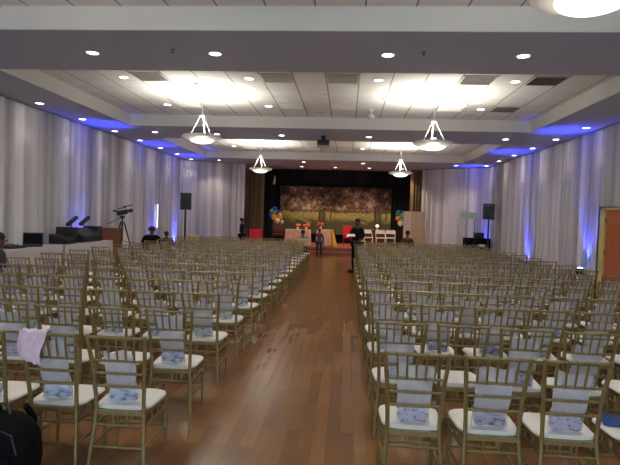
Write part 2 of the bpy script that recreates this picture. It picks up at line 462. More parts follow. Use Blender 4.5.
# ------------------------------------------------------------------ door in the right wall
dr = bpy.data.objects.new('door_1', None); COL.objects.link(dr); dr['kind'] = 'structure'; dr.location = (XR, 12.05, 0)
mb = MB(); mb.box((-.03, -.10, 1.02), (.045, 1.0, 2.02), ch=.006); obj('door_leaf', mb, M['door'], dr, False)
mb = MB(); mb.box((-.05, .52, 1.04), (.09, .22, 2.08), ch=.008); mb.box((-.05, -.62, 1.04), (.09, .08, 2.08), ch=.008); mb.box((-.05, -.05, 2.07), (.09, 1.2, .06), ch=.008)
obj('door_frame', mb, M['jamb'], dr, False)
mb = MB()
for z in (.35, 1.05, 1.8): mb.tube([(-.062, .395, z - .05), (-.062, .395, z + .05)], .012, 8)
obj('hinge', mb, M['darkgrey'], dr)
mb = MB(); mb.tube([(-.05, -.5, 1.0), (-.10, -.5, 1.0), (-.10, -.38, 1.0)], .011, 8); obj('door_handle', mb, M['nickel'], dr)

# ------------------------------------------------------------------ ceiling fittings
def downlight_meshes(lens):
    a = MB().lathe([(.105, 0), (.105, -.006), (.088, -.010), (.080, -.004), (.080, 0.0)], n=20).mesh('trim_ring', M['white'])
    b = MB().lathe([(1e-6, -.003), (.079, -.003)], n=20).mesh('lens', lens)
    return a, b
DLM = downlight_meshes(M['lamp_disc'])
DLI = 0
def downlight(x, y, z, label, group, power, col=(1.0, .90, .80), cone=1.9):
    t = thing('recessed_downlight', label, 'ceiling light', (x, y, z), 0, group)
    obj('trim_ring', DLM[0], None, t); obj('lens', DLM[1], None, t)
    spot('downlight_lamp', (0, 0, -.02), col, power, cone, .6, parent=t, size=.08)
    return t
PW = 30
for i, x in enumerate((-3.78, -1.96, .50, 2.35)):
    downlight(x, 7.33, H1, 'recessed downlight in the nearest ceiling beam, %s from the left' % ORD[i], 'beam downlights', PW)
for i, x in enumerate((-3.84, -1.95, .55, 4.11 - 1.75)):
    downlight(x, 14.76, H1, 'recessed downlight in the second ceiling beam, %s from the left' % ORD[i], 'beam downlights', PW)
downlight(-5.62, 14.6, H1, 'recessed downlight at the left end of the second ceiling beam', 'beam downlights', PW)
downlight(4.33, 14.7, H1, 'recessed downlight at the right end of the second ceiling beam', 'beam downlights', PW)
for r, y in ((0, 9.8), (1, 12.25)):
    for i, x in enumerate((-4.42, -1.95, .51, 3.02)):
        if r == 1 and i == 2: continue
        downlight(x, y, H2, 'recessed downlight between the ceiling tiles, %s row, %s from the left' % (('nearer', 'farther')[r], ORD[i - (r == 1 and i == 3)]), 'coffer downlights', PW)
for r, y in ((0, 17.1), (1, 19.6)):
    for i, x in enumerate((-4.42, .51)):
        downlight(x, y, H2, 'recessed downlight in the far tiled recess, %s row, %s one' % (('nearer', 'farther')[r], ('left', 'right')[i]), 'coffer downlights', PW)
for sd, x, sgn in (('left', -6.80, 0), ('right', 5.55, .012)):
    for i in range(10):
        y = 5.4 + 1.83 * i
        downlight(x + sgn * (y - 8), y, H1, 'recessed downlight along the %s wall soffit, %s from the stage end' % (sd, ORD[9 - i]), 'soffit downlights', 11, col=(1.0, .88, .82), cone=1.7)
for i, x in enumerate((-5.6, -1.91, .62, 4.5)):
    downlight(x, 22.0, H1, 'recessed downlight in the far soffit, front row, %s from the left' % ORD[i], 'stage soffit downlights', 55, col=(1.0, .84, .68))
for i, x in enumerate((-2.19, -.62, .97, 2.5)):
    downlight(x, 24.1, H1, 'recessed downlight in the far soffit before the stage, %s from the left' % ORD[i], 'stage soffit downlights', 190, col=(1.0, .80, .60))

def vent(x, y, label, dark):
    t = thing('ceiling_vent', label, 'air vent', (x, y, H2), 0, 'ceiling air vents')
    mb = MB(); mb.box((0, 0, -.004), (.60, .60, .008)); obj('backing', mb, M['ventdark'] if dark else M['vent'], t, False)
    mb = MB()
    for s in (-1, 1): mb.box((s * .29, 0, -.012), (.025, .60, .014)); mb.box((0, s * .29, -.012), (.555, .025, .014))
    obj('vent_frame', mb, M['vent'], t, False)
    mb = MB()
    for k in range(11): mb.box((0, -.25 + .05 * k, -.014), (.55, .012, .016), rx=.6)
    obj('louvre', mb, M['ventdark'] if dark else M['vent'], t, False)
for r, y in ((0, 9.71), (1, 12.18)):
    for i, x in enumerate((-3.86, -1.395, -.16, 2.31, 3.54)):
        vent(x, y, 'square %s air vent in the near tiled recess, %s row, %s from the left' % ('dark' if i == 4 else 'grey', ('nearer', 'farther')[r], ORD[i]), i == 4)
for i, x in enumerate((-3.86, -1.395, -.16, 3.54)):
    vent(x, 20.05, 'square air vent in the far tiled recess, %s from the left' % ORD[i], False)

def small_fix(name, label, cat, mb, m, group=None):
    return tag(obj(name, mb, m), label, cat, group)
for i, (x, y, z) in enumerate(((-2.52, 7.15, H1), (.98, 7.2, H1))):
    small_fix('ceiling_sprinkler', 'small dark sprinkler head under the near ceiling beam, %s one' % ('left', 'right')[i], 'sprinkler',
              MB().lathe([(.035, 0), (.035, -.006), (.012, -.010), (.010, -.04), (.022, -.044), (.022, -.048), (1e-6, -.05)], (x, y, z), 12), M['ventdark'], 'beam sprinklers')
for i, (x, y) in enumerate(((-4.41, 12.76), (-.73, 12.89), (2.9, 12.85))):
    small_fix('ceiling_speaker', 'round grey ceiling speaker in the near tiled recess, %s from the left' % ORD[i], 'speaker',
              MB().lathe([(.13, 0), (.13, -.01), (.11, -.014), (1e-6, -.014)], (x, y, H2), 18), M['vent'], 'ceiling speakers')
for i, (x, y) in enumerate(((-3.1, 10.2), (-.55, 11.0), (.75, 11.3), (1.0, 10.8))):
    small_fix('ceiling_smoke_detector', 'small white smoke detector on the near ceiling tiles, %s from the left' % ORD[i], 'smoke detector',
              MB().lathe([(.06, 0), (.06, -.02), (.045, -.035), (1e-6, -.037)], (x, y, H2), 14), M['white'], 'smoke detectors')
# camera-like white fitting
t = thing('ceiling_camera', 'white dome camera hanging from the tiles near the centre', 'camera', (.51, 12.5, H2))
obj('mount', MB().lathe([(.05, 0), (.05, -.02), (.02, -.03), (.02, -.12)], n=12), M['white'], t)
obj('housing', MB().lathe([(.06, -.12), (.085, -.15), (.085, -.20), (.05, -.22), (1e-6, -.22)], n=16), M['white'], t)
# projector
t = thing('ceiling_projector', 'dark projector hanging from the second ceiling beam', 'projector', (-.74, 14.75, H1))
obj('mount', MB().lathe([(.08, 0), (.08, -.02), (.05, -.03), (.05, -.10), (.11, -.125)], n=14), M['black'], t)
obj('housing', MB().box((0, 0, -.20), (.34, .30, .15), ch=.02), M['darkgrey'], t)
obj('projector_lens', MB().tube([(.08, .15, -.20), (.08, .18, -.20)], .05, 14), M['black'], t)
obj('base_plate', MB().box((0, 0, -.295), (.36, .32, .03), ch=.008), M['nickel'], t)

# pendants
def make_pendant(x, y, z, label, power=260):
    t = thing('pendant_lamp', label, 'pendant lamp', (x, y, z), 0, 'bowl pendant lamps')
    mb = MB()
    mb.lathe([(.255, -.06), (.30, -.055), (.385, -.03), (.415, -.008), (.415, .028), (.395, .032), (.375, .024), (.25, -.045)], n=40)
    obj('rim', mb, M['rim'], t)
    prof = [(1e-6, -.14)] + [(.255 * math.sin(a), -.055 - .085 * math.cos(a)) for a in [i * PI / 2 / 8 for i in range(1, 9)]]
    obj('glass_bowl', MB().lathe(prof, n=32), M['bowl_glass'], t)
    obj('rod', MB().tube([(0, 0, .46), (0, 0, H2 - z - .02)], .012, 8), M['white'], t)
    obj('hub', MB().lathe([(.012, .48), (.055, .47), (.06, .455), (.055, .44), (.012, .43)], n=16), M['white'], t)
    obj('canopy', MB().lathe([(.075, H2 - z), (.075, H2 - z - .02), (.015, H2 - z - .05)], n=18), M['white'], t)
    for k in range(3):
        a = PI / 2 + 2 * PI * k / 3
        obj('hanging_rod', MB().tube([(.045 * math.cos(a), .045 * math.sin(a), .45), (.28 * math.cos(a), .28 * math.sin(a), -.02)], .008, 6), M['white'], t)
    spot('pendant_uplight', (0, 0, .05), (1.0, .96, .84), power, 2.75, .8, (0, 0, 1), t, .18)
    l = bpy.data.lights.new('pendant_glow', 'POINT'); l.energy = 14; l.color = (1, .92, .78); l.shadow_soft_size = .2
    o = bpy.data.objects.new('pendant_glow', l); COL.objects.link(o); o.parent = t; o.location = (0, 0, -.42)
    return t
make_pendant(1.66, 3.75, 3.33, 'bowl pendant lamp nearest the camera at the upper right edge')
make_pendant(-3.16, 3.75, 3.33, 'bowl pendant lamp nearest the camera beyond the upper left edge')
make_pendant(-3.16, 10.9, 3.32, 'bowl pendant lamp hanging left of centre in the nearer pair')
make_pendant(1.74, 10.9, 3.28, 'bowl pendant lamp hanging right of centre in the nearer pair')
make_pendant(-3.16, 18.4, 3.33, 'small far bowl pendant lamp in front of the left brown curtain')
make_pendant(1.84, 18.4, 3.31, 'small far bowl pendant lamp above the right side of the stage')

# blue uplights on the floor along the drapes
def uplight(x, y, label, tilt, power=900, z=0.0, ty=0.0):
    t = thing('floor_uplight', label, 'uplight', (x, y, z), 0, 'blue uplights')
    obj('housing', MB().lathe([(.085, .0), (.09, .02), (.09, .13), (.075, .16), (.07, .15)], n=16), M['black'], t)
    obj('lens', MB().lathe([(.07, .148), (.06, .168), (.035, .182), (1e-6, .187)], n=16), M['led'], t)
    spot('uplight_lamp', (0, 0, .22), (.06, .08, 1.0), power, .52, 1.0, (tilt, ty, 1), t, .05)
    spot('uplight_spill', (0, 0, .23), (.06, .08, 1.0), 190, 1.25, 1.0, (-tilt * 1.1, 0, 1), t, .04)
    return t
for i, y in enumerate((20.9, 18.45, 13.15, 5.6)):
    uplight(XL + .30, y, 'blue floor uplight at the foot of the left drapes, %s from the stage' % ORD[i], .16, ty=(-.12, -.34, .06, 0)[i])
for i, y in enumerate((22.0, 17.25, 13.1, 5.6)):
    u = uplight(XR - .30, y, 'blue floor uplight at the foot of the right drapes, %s from the stage' % ORD[i], -.16, z=.45 if i == 2 else 0.0)
    if i == 2: obj('low_stand', MB().lathe([(.13, -.45), (.13, -.43), (.03, -.41), (.03, -.02), (.06, -.002)], n=16), M['black'], u)

# ------------------------------------------------------------------ chairs
def cross(z):
    """Half width and depth of the back at height z."""
    pts = [(0.0, .186, -.245), (.22, .170, -.212), (.38, .158, -.186), (.46, .157, -.186), (.68, .168, -.213), (.80, .179, -.240), (.915, .190, -.270)]
    for (a, xa, ya), (b, xb, yb) in zip(pts, pts[1:]):
        if z <= b: f = (z - a) / (b - a); return xa + (xb - xa) * f, ya + (yb - ya) * f
    return pts[-1][1], pts[-1][2]
def rear_post(s):
    zs = [0, .12, .22, .32, .42, .50, .60, .68, .76, .84, .915]
    rs = [.0105] + [.0135] * 9 + [.0125]
    mb = MB().tube([(s * cross(z)[0], cross(z)[1], z) for z in zs], rs, 8)
    for z in (.16, .30, .56, .66): # turned rings of the bamboo pattern
        x, y = cross(z); mb.tube([(s * x, y, z - .006), (s * x, y, z), (s * x, y, z + .006)], [.0135, .0165, .0135], 8, False)
    return mb
def front_leg(s):
    mb = MB().tube([(s * .178, .178, 0), (s * .176, .176, .2), (s * .175, .172, .398)], [.010, .0135, .0135], 8)
    for z in (.16, .30): mb.tube([(s * .1765, .1765, z - .006), (s * .1765, .1765, z), (s * .1765, .1765, z + .006)], [.0135, .0165, .0135], 8, False)
    return mb
def rail(z, r=.0085, grow=0.0):
    x, y = cross(z)
    mb = MB().tube([(-x - grow, y, z), (-x * .5, y - .004, z), (0, y - .006, z), (x * .5, y - .004, z), (x + grow, y, z)], r, 7)
    for k in (-.66, -.33, 0, .33, .66): mb.tube([(x * k - .006, y - .004, z), (x * k, y - .005, z), (x * k + .006, y - .004, z)], [r, r * 1.35, r], 7, False)
    return mb
def seat_frame():
    mb = MB()
    f = [(-.175, .172), (.175, .172), (.158, -.184), (-.158, -.184)]
    for (x0, y0), (x1, y1) in zip(f, f[1:] + f[:1]):
        v = Vector((x1 - x0, y1 - y0)); L = v.length; a = math.atan2(v.y, v.x)
        mb.box(((x0 + x1) / 2, (y0 + y1) / 2, .394), (L, .022, .028), rz=a)
    mb.poly_prism([(-.17, .165), (.17, .165), (.152, -.176), (-.152, -.176)], .399, .407)
    for (x0, y0), (x1, y1) in zip(f, f[1:] + f[:1]):
        for k in (.35, .65): mb.tube([(x0 + (x1 - x0) * k, y0 + (y1 - y0) * k, .385), (x0 + (x1 - x0) * k, y0 + (y1 - y0) * k, .322)], .006, 6)
    return mb
def stretchers():
    L = []
    def ring(z, keys):
        xb, yb = cross(z); q = {'b': ((-xb, yb, z), (xb, yb, z)), 'f': ((-.176, .176, z), (.176, .176, z)), 'l': ((-xb, yb, z), (-.176, .176, z)), 'r': ((xb, yb, z), (.176, .176, z))}
        for k in keys: L.append(MB().tube(q[k], .0085, 6))
    ring(.315, 'bflr'); ring(.18, 'bflr')
    return L
def cushion():
    def fn(u, v):
        a = 2 * PI * u
        ca, sa = math.cos(a), math.sin(a)
        e = .42
        x = math.copysign(abs(ca) ** e, ca); y = math.copysign(abs(sa) ** e, sa)
        t = [0.0, .90, .985, 1.0, .985, .93, .72, .35, 0.0][int(round(v * 8))]
        z = [.408, .408, .411, .418, .427, .434, .439, .442, .443][int(round(v * 8))]
        yy = y * .192 * t + .004
        w = .203 - .02 * (1 - (yy + .19) / .38)
        if yy < -.12: w = .172 + (yy + .19) / .07 * .012 if yy > -.19 else .172
        return (x * w * t, max(yy, -.165) if t > .5 else yy, z)
    return MB().grid(fn, 40, 8, True)

chair = thing('banquet_chair', '-', 'chair')
CH_PARTS = [('seat_frame', seat_frame()), ('rear_leg', rear_post(-1)), ('rear_leg', rear_post(1)), ('front_leg', front_leg(-1)), ('front_leg', front_leg(1)),
            ('top_rail', rail(.902, .0105, .004)), ('back_rail', rail(.745)), ('back_rail', rail(.658)), ('back_rail', rail(.572))]
for k in range(5):
    f = (k - 2) * .315
    x0, y0 = cross(.745); x1, y1 = cross(.902)
    CH_PARTS.append(('spindle', MB().tube([(x0 * f, y0 - .005, .745), (x0 * f * .5 + x1 * f * .5, (y0 + y1) / 2 - .005, .82), (x1 * f, y1 - .005, .902)], [.006, .0075, .006], 6)))
for s in stretchers(): CH_PARTS.append(('stretcher', s))
for nm, b in CH_PARTS: obj(nm, b, M['gold'], chair)
cush_me = cushion().mesh('seat_cushion', M['cushion'])
obj('seat_cushion', cush_me, None, chair)
# farther off the photo shows only frame and cushion
far_chair = thing('banquet_chair', '-', 'chair')
mbf = MB()
for nm, b in CH_PARTS: mbf.add(b.v, b.f)
obj('frame', mbf, M['gold'], far_chair); obj('seat_cushion', cush_me, None, far_chair)

# gift bags: a hazy plastic sleeve leaning on the chair back with a rolled bundle at the bottom
def bag_film(seed, w=.215, top=.80):
    rnd = random.Random(seed); o = Vector((rnd.uniform(0, 50), rnd.uniform(0, 50), 0))
    def fn(u, v):
        a = 2 * PI * u
        z = .447 + (top - .447) * v
        th = .036 * max(0.0, 1 - (v / .42) ** 2) ** .5 + .006 if v < .42 else .006
        if v < .06: th *= .75
        x = math.cos(a); x = math.copysign(abs(x) ** .55, x) * (w / 2) * (1 - .04 * math.sin(v * 5))
        yb = cross(z)[1] + .020
        y = yb + th + math.sin(a) * th
        nz = mnoise.noise(Vector((x * 16, z * 14, 0)) + o) * .008 * (1 if math.sin(a) > 0 else .35)
        zz = z + (mnoise.noise(Vector((x * 12, 3, 1)) + o) * .035 if v > .85 else 0)
        return (x + nz * .5, y + abs(nz), zz)
    return MB().grid(fn, 22, 12, True)
def bag_bundle(seed, w=.192):
    rnd = random.Random(seed + 77); o = Vector((rnd.uniform(0, 50), rnd.uniform(0, 50), 5))
    def fn(u, v):
        a = 2 * PI * u; ca, sa = math.cos(a), math.sin(a)
        t = min(1, .35 + 14 * v, .35 + 14 * (1 - v)) if 0 < v < 1 else .25
        x = (v - .5) * w
        k = 1 + .22 * mnoise.noise(Vector((x * 26, ca * 1.6, sa * 1.6)) + o)
        return (x, -.130 + math.copysign(abs(ca) ** .7, ca) * .024 * t * k, .494 + math.copysign(abs(sa) ** .7, sa) * .042 * t * k + .004 * math.sin(x * 40 + seed))
    return MB().grid(fn, 18, 16, True)
BAGS = []
for i, sm in enumerate(('stuffA', 'stuffB', 'stuffC', 'stuffA', 'stuffD')):
    g = thing('gift_bag', '-', 'gift bag')
    obj('plastic_sleeve', bag_film(i, .205 + .008 * (i % 3), .80 + .02 * (i % 4)), M['film'], g)
    obj('rolled_bundle', bag_bundle(i), M[sm], g)
    BAGS.append(g)

# camera numbers, also used to leave out chairs the frame cannot show
CAM = Vector((0, 0, 1.71)); F = Vector((-.0706, .997, -.0331)).normalized()
R = Vector((.997, .0716, .0301)); R = (R - F * R.dot(F)).normalized(); U = R.cross(F).normalized(); FPX = 513.5
def px(P):
    d = Vector(P) - CAM; w = d.dot(F); return 310 + FPX * d.dot(R) / w, 232.5 - FPX * d.dot(U) / w

used = {'near': False, 'far': False, 'bags': [False] * 5}
def place_chair(x, y, rz, label, near):
    src = chair if near else far_chair; key = 'near' if near else 'far'
    if not used[key]:
        used[key] = True; src.location = (x, y, 0); src.rotation_euler = (0, 0, rz); src['label'] = label; src['group'] = 'gold spindle-back chairs'; return src
    return copy_tree(src, (x, y, 0), rz, label, 'gold spindle-back chairs')
def place_bag(i, x, y, z, rz, label):
    src = BAGS[i]
    if not used['bags'][i]:
        used['bags'][i] = True; src.location = (x, y, z); src.rotation_euler = (0, 0, rz); src['label'] = label; src['group'] = 'gift bags on the chairs'; return src
    return copy_tree(src, (x, y, z), rz, label, 'gift bags on the chairs')

BAGNAME = ['pale blue', 'lavender', 'navy', 'pale blue', 'green']
rnd = random.Random(21)
CHAIRS = {}
for side, nrow, pitch, y0 in (('left', 16, .925, 3.38), ('right', 17, .878, 3.33)):
    for r in range(nrow):
        for c in range(9):
            x = (-1.42 - .467 * c) if side == 'left' else (.45 + .463 * c)
            y = y0 + pitch * r
            x += rnd.uniform(-.012, .012); y += rnd.uniform(-.02, .02) if r else rnd.uniform(-.008, .008); rz = rnd.uniform(-.035, .035) * (1 if r else .5)
            if side == 'right' and r: y -= .012 * c
            u, v = px((x, y - .1, .7))
            half = .25 * FPX / (y - .1)
            if u + half < -14 or u - half > 634: continue
            where = '%s block, %s row from near end, %s seat from aisle' % (side, ORD[r], ORD[c])
            k = rnd.choice((0, 1, 1, 2, 3, 4)) if side == 'right' else rnd.choice((0, 0, 3, 3, 1, 4))
            if r == 0 and side == 'left': k = (0, 3, 0)[c] if c < 3 else 0
            if r == 0 and side == 'right': k = (1, 2, 1, 2)[c] if c < 4 else 1
            CHAIRS[(side, r, c)] = place_chair(x, y, rz, 'gold chair, ' + where, r < 7)
            if (r > 0 and rnd.random() < .05) or (side, r, c) in (('left', 15, 0), ('right', 16, 0), ('left', 15, 8)): continue
            place_bag(k, x, y, 0, rz, '%s gift bag, %s' % (BAGNAME[k], where))

# cream covers over three chair backs in the last rows
for (side, r, c), txt in ((('left', 15, 0), 'cream cover over the last chair back left of the aisle'), (('right', 16, 0), 'cream cover over the last chair back right of the aisle'), (('left', 15, 8), 'cream cover over the farthest chair back beside the left drapes')):
    o = CHAIRS.get((side, r, c))
    if o is None: continue
    mb = MB()
    def fn(u, v):
        a = 2 * PI * u; ca, sa = math.cos(a), math.sin(a)
        z = .70 + .235 * v; x0, y0 = cross(min(z, .915))
        sh = 1.0 if v < .99 else .9
        return (math.copysign(abs(ca) ** .4, ca) * (x0 + .028) * sh, y0 - .004 + math.copysign(abs(sa) ** .5, sa) * .034 * sh, z)
    mb.grid(fn, 28, 6, True); n0 = 28 * 6
    mb.f.append(tuple(range(n0, n0 + 28))); mb.m.append(0)
    cv = tag(obj('chair_cover', mb, M['cream']), txt, 'chair cover', 'cream chair covers')
    cv.location = o.location; cv.rotation_euler = o.rotation_euler

# pink cloth hung over a chair back in the nearest row
o = CHAIRS[('left', 0, 1)]
def cl(u, v):
    # v runs from the front hem over the rail to the rear hem
    s = (v - .27) * .30
    x = -.095 + (u - .5) * (.17 - .05 * abs(s) / .25) + .02 * math.sin(6 * v)
    x += max(0, s) * .16
    fold = .010 * math.sin(u * 17 + 3 * v) + .006 * math.sin(u * 31)
    yt = cross(.9)[1] - .004
    if abs(s) < .03: return (x, yt - s * .9, .925 + fold * .3 + .008 * math.cos(s * 50))
    if s > 0:
        z = .922 - (s - .03); return (x, yt - .030 - fold * .8 - .006 * v - .02 * math.sin(min(1, (s - .03) * 6)), z - .04 * (u - .5))
    z = .922 + (s + .03); return (x, yt + .034 + fold * .8 + .02 * min(1, -s * 8), z)
pc = tag(obj('draped_cloth', MB().grid(cl, 26, 26), M['pinkcloth']), 'pale pink cloth hung over a chair back in the nearest row at left', 'cloth')
sm = pc.modifiers.new('thickness', 'SOLIDIFY'); sm.thickness = .004
pc.location = o.location; pc.rotation_euler = o.rotation_euler

# blue folded item on a seat at the near right edge
tag(obj('blue_booklet', MB().box((1.745, 3.40, .452), (.13, .20, .014), rz=-.25, ch=.003), mat('blue_cover', lin((40, 72, 140)), .35, vary=.3, scale=14)), 'shiny dark blue booklet lying on the seat at the near right edge', 'booklet')
# black backpack on the floor behind the nearest row
t = thing('backpack', 'black backpack standing on the floor at the near left corner', 'bag', (-1.94, 2.78, 0), .1)
def bp(u, v):
    a = 2 * PI * u; ca, sa = math.cos(a), math.sin(a)
    z = .535 * v
    w = .205 * (1 - .02 * v) * (max(0, 1 - max(0, (v - .62) / .38) ** 2.4) ** .5 if v > .62 else 1) * (.93 + .07 * min(1, v * 6))
    dd = .13 * (max(0.02, 1 - max(0, (v - .66) / .34) ** 2.6) ** .5 if v > .66 else 1)
    k = 1 + .05 * mnoise.noise(Vector((ca * 2.2, sa * 2.2, v * 5)))
    return (math.copysign(abs(ca) ** .6, ca) * w * k, math.copysign(abs(sa) ** .6, sa) * dd * k, z)
mb = MB().grid(bp, 32, 20, True); mb.f.append(tuple(range(32))[::-1]); mb.m.append(0)
obj('pack_body', mb, M['blackcloth'], t)
obj('front_pocket', MB().box((.0, -.145, .20), (.27, .07, .27), ch=.03), M['blackcloth'], t)
obj('carry_loop', MB().tube([(-.05, 0, .52), (-.045, 0, .565), (0, 0, .585), (.045, 0, .565), (.05, 0, .52)], .012, 8), M['darkgrey'], t)
for s in (-1, 1): obj('shoulder_strap', MB().tube([(s * .08, .11, .53), (s * .10, .165, .44), (s * .11, .17, .25), (s * .12, .13, .08)], [.018, .022, .022, .012], 8), M['blackcloth'], t)
obj('zip', MB().tube([(-.15, -.125, .34), (-.12, -.118, .44), (0, -.105, .49), (.12, -.118, .44), (.15, -.125, .34)], .006, 6), M['darkgrey'], t)

# ------------------------------------------------------------------ people
def skin_obj(name, V, E, m, parent, root, sub=1):
    """V: {joint: ((x,y,z), radius)}; one continuous skinned surface."""
    me = bpy.data.meshes.new(name); bm = bmesh.new(); lay = bm.verts.layers.skin.verify()
    vv = {}
    for k, (co, r) in V.items():
        v = bm.verts.new(co); rr = r if isinstance(r, tuple) else (r, r); v[lay].radius = rr; v[lay].use_root = (k == root); vv[k] = v
    for a, b in E: bm.edges.new((vv[a], vv[b]))
    bm.to_mesh(me); bm.free(); me.materials.append(m)
    o = bpy.data.objects.new(name, me); COL.objects.link(o); o.parent = parent
    sk = o.modifiers.new('skin', 'SKIN'); sk.use_smooth_shade = True
    if sub: o.modifiers.new('smooth', 'SUBSURF').levels = sub; o.modifiers['smooth'].render_levels = sub
    return o

def person(name, label, loc, rz, pose, top, trousers, hair, scale=1.0, arms=None, head_yaw=0.0, lean=0.0, hair_len=0.0):
    t = thing('person', label, 'person', loc, rz)
    t.scale = scale if isinstance(scale, tuple) else (scale,) * 3
    sit = pose == 'sit'
    hz = .46 if sit else .93                      # pelvis height
    def up(y, z): # torso point leaned forward about the pelvis
        return (y * math.cos(lean) + z * math.sin(lean), z * math.cos(lean) - y * math.sin(lean) + hz)
    J = {}
    def T(k, x, y, z, r): yy, zz = up(y, z); J[k] = ((x, yy, zz), r)
    T('pelvis', 0, 0, 0, (.150, .105)); T('waist', 0, .0, .17, (.130, .095)); T('chest', 0, .0, .36, (.160, .110)); T('collar', 0, -.01, .47, (.10, .075))
    T('neck', 0, .0, .54, .052); T('jaw', 0, .018, .60, (.064, .072)); T('skull', 0, .012, .70, (.080, .092)); T('crown', 0, .0, .775, (.050, .058))
    E = [('pelvis', 'waist'), ('waist', 'chest'), ('chest', 'collar'), ('collar', 'neck'), ('neck', 'jaw'), ('jaw', 'skull'), ('skull', 'crown')]
    arms = arms or {}
    for s, S in ((-1, 'l'), (1, 'r')):
        sh = (s * .185, .0, .44); y, z = up(sh[1], sh[2]); J['sh' + S] = ((sh[0], y, z), .056)
        if S in arms: el, wr = arms[S]
        elif sit: el, wr = (s * .25, .06, hz + .20), (s * .16, .27, hz + .10)
        else: el, wr = (s * .25, -.03, hz + .20), (s * .245, .05, hz - .06)
        J['el' + S] = (el, .043); J['wr' + S] = (wr, .030)
        d = (Vector(wr) - Vector(el)).normalized(); pm = Vector(wr) + d * .075
        J['pa' + S] = (tuple(pm), (.036, .018))
        E += [('collar', 'sh' + S), ('sh' + S, 'el' + S), ('el' + S, 'wr' + S), ('wr' + S, 'pa' + S)]
        sd = d.cross(Vector((0, 1, .2))); sd = sd.normalized() if sd.length > .1 else Vector((1, 0, 0))
        for i, ln in enumerate((.062, .075, .080, .070)):
            b = pm + sd * (-.027 + .018 * i) + d * .018; m_ = b + d * ln * .6 + Vector((0, .012, 0)); e = m_ + d * ln * .4 + Vector((0, .02, 0))
            J['f%d%s' % (i, S)] = (tuple(b), .0095); J['g%d%s' % (i, S)] = (tuple(m_), .0085); J['h%d%s' % (i, S)] = (tuple(e), .007)
            E += [('pa' + S, 'f%d%s' % (i, S)), ('f%d%s' % (i, S), 'g%d%s' % (i, S)), ('g%d%s' % (i, S), 'h%d%s' % (i, S))]
        b = Vector(wr) + d * .03 + sd * .036; e = b + d * .045 + sd * .018
        J['th' + S] = (tuple(b), .011); J['tt' + S] = (tuple(e), .009); E += [('wr' + S, 'th' + S), ('th' + S, 'tt' + S)]
        if sit:
            hp, kn, an, to = (s * .10, .02, hz - .02), (s * .13, .44, hz - .0), (s * .13, .46, .09), (s * .14, .60, .035)
        else:
            st = .10 * s * (1 if pose == 'walk' else .25)
            hp, kn, an, to = (s * .095, 0, hz - .04), (s * .10, st * .6 + .01, .50), (s * .10, st, .09), (s * .12, st + .15, .035)
        J['hp' + S] = (hp, .088); J['kn' + S] = (kn, .060); J['an' + S] = (an, .040); J['to' + S] = (to, (.042, .028))
        E += [('pelvis', 'hp' + S), ('hp' + S, 'kn' + S), ('kn' + S, 'an' + S), ('an' + S, 'to' + S)]
    skin_obj('body', J, E, M['skin'], t, 'pelvis')
    def grown(keys, g, skip=()):
        return {k: (J[k][0], tuple(a + g for a in (J[k][1] if isinstance(J[k][1], tuple) else (J[k][1],) * 2))) for k in keys}
    tk = ['pelvis', 'waist', 'chest', 'collar', 'shl', 'shr', 'ell', 'elr', 'wrl', 'wrr']
    skin_obj('shirt', grown(tk, .014), [e for e in E if e[0] in tk and e[1] in tk], top, t, 'pelvis')
    bk = ['pelvis', 'hpl', 'hpr', 'knl', 'knr', 'anl', 'anr']
    skin_obj('trousers', grown(bk, .017), [e for e in E if e[0] in bk and e[1] in bk], trousers, t, 'pelvis')
    for S in 'lr':
        a = Vector(J['an' + S][0]); b = Vector(J['to' + S][0]); d = (b - a); d.z = 0; L = d.length; an = math.atan2(d.y, d.x)
        obj('shoe', MB().box(((a.x + b.x) / 2 + d.x * .15, (a.y + b.y) / 2 + d.y * .15, .042), (L + .16, .095, .084), rz=an, ch=.03), M['black'], t)
    sy, sz = up(.005, .715)
    HM = Matrix.Rotation(head_yaw, 3, 'Z')
    obj('hair', MB().ball((0, sy - .018, sz + .012), .092, .105, .088, 16, 10) if not hair_len else
        MB().ball((0, sy - .018, sz + .012), .096, .108, .09, 16, 10).ball((0, sy - .05, sz - .07), .085, .06, .11, 12, 8), hair, t)
    fy, fz = up(.095, .675)
    mb = MB().ball((0, fy + .012, fz - .008), .013, .02, .02, 8, 6); obj('nose', mb, M['skin'], t)
    for s in (-1, 1):
        obj('eye', MB().ball((s * .032, fy - .004, fz + .022), .011, .008, .008, 8, 6), M['white'], t)
        obj('ear', MB().ball((s * .086, sy - .0, fz), .012, .022, .032, 8, 6), M['skin'], t)
    obj('mouth', MB().ball((0, fy - .006, fz - .048), .024, .008, .006, 8, 6), M['mahogany'], t)
    return t

# man standing in the aisle with a sheet of paper, facing the camera side
person('person', 'person in a black suit standing in the aisle holding a white paper', (.34, 15.95, 0), PI - .55, 'stand', M['suit'], M['suit'], M['hair'], .96,
       arms={'r': ((.25, .04, 1.13), (.12, .30, 1.17)), 'l': ((-.25, .02, 1.13), (-.08, .30, 1.16))})
pp = tag(obj('paper_sheet', MB().box((0, 0, 0), (.21, .15, .004), rx=.5), M['paper']), 'white sheet of paper held by the person standing in the aisle', 'paper')
pp.location = (.16, 15.58, 1.15)
def simple_chair(name, label, x, y, m, rz=0.0, k=1.0):
    t = thing(name, label, 'chair', (x, y, 0), rz); t.scale = (k, k, k * .97)
    obj('seat', MB().box((0, 0, .285), (.42, .42, .05), ch=.015), m, t)
    obj('backrest', MB().box((0, -.30, .58), (.40, .03, .34), rx=-.1, ch=.012), m, t)
    for sx in (-1, 1):
        for sy in (-1, 1): obj('leg', MB().tube([(sx * .19, sy * .19, 0), (sx * .18, sy * .18, .27)], .014, 8), M['darkgrey'], t)
    for sx in (-1, 1): obj('back_post', MB().tube([(sx * .15, -.19, .27), (sx * .15, -.30, .58)], .012, 8), M['darkgrey'], t)
    return t
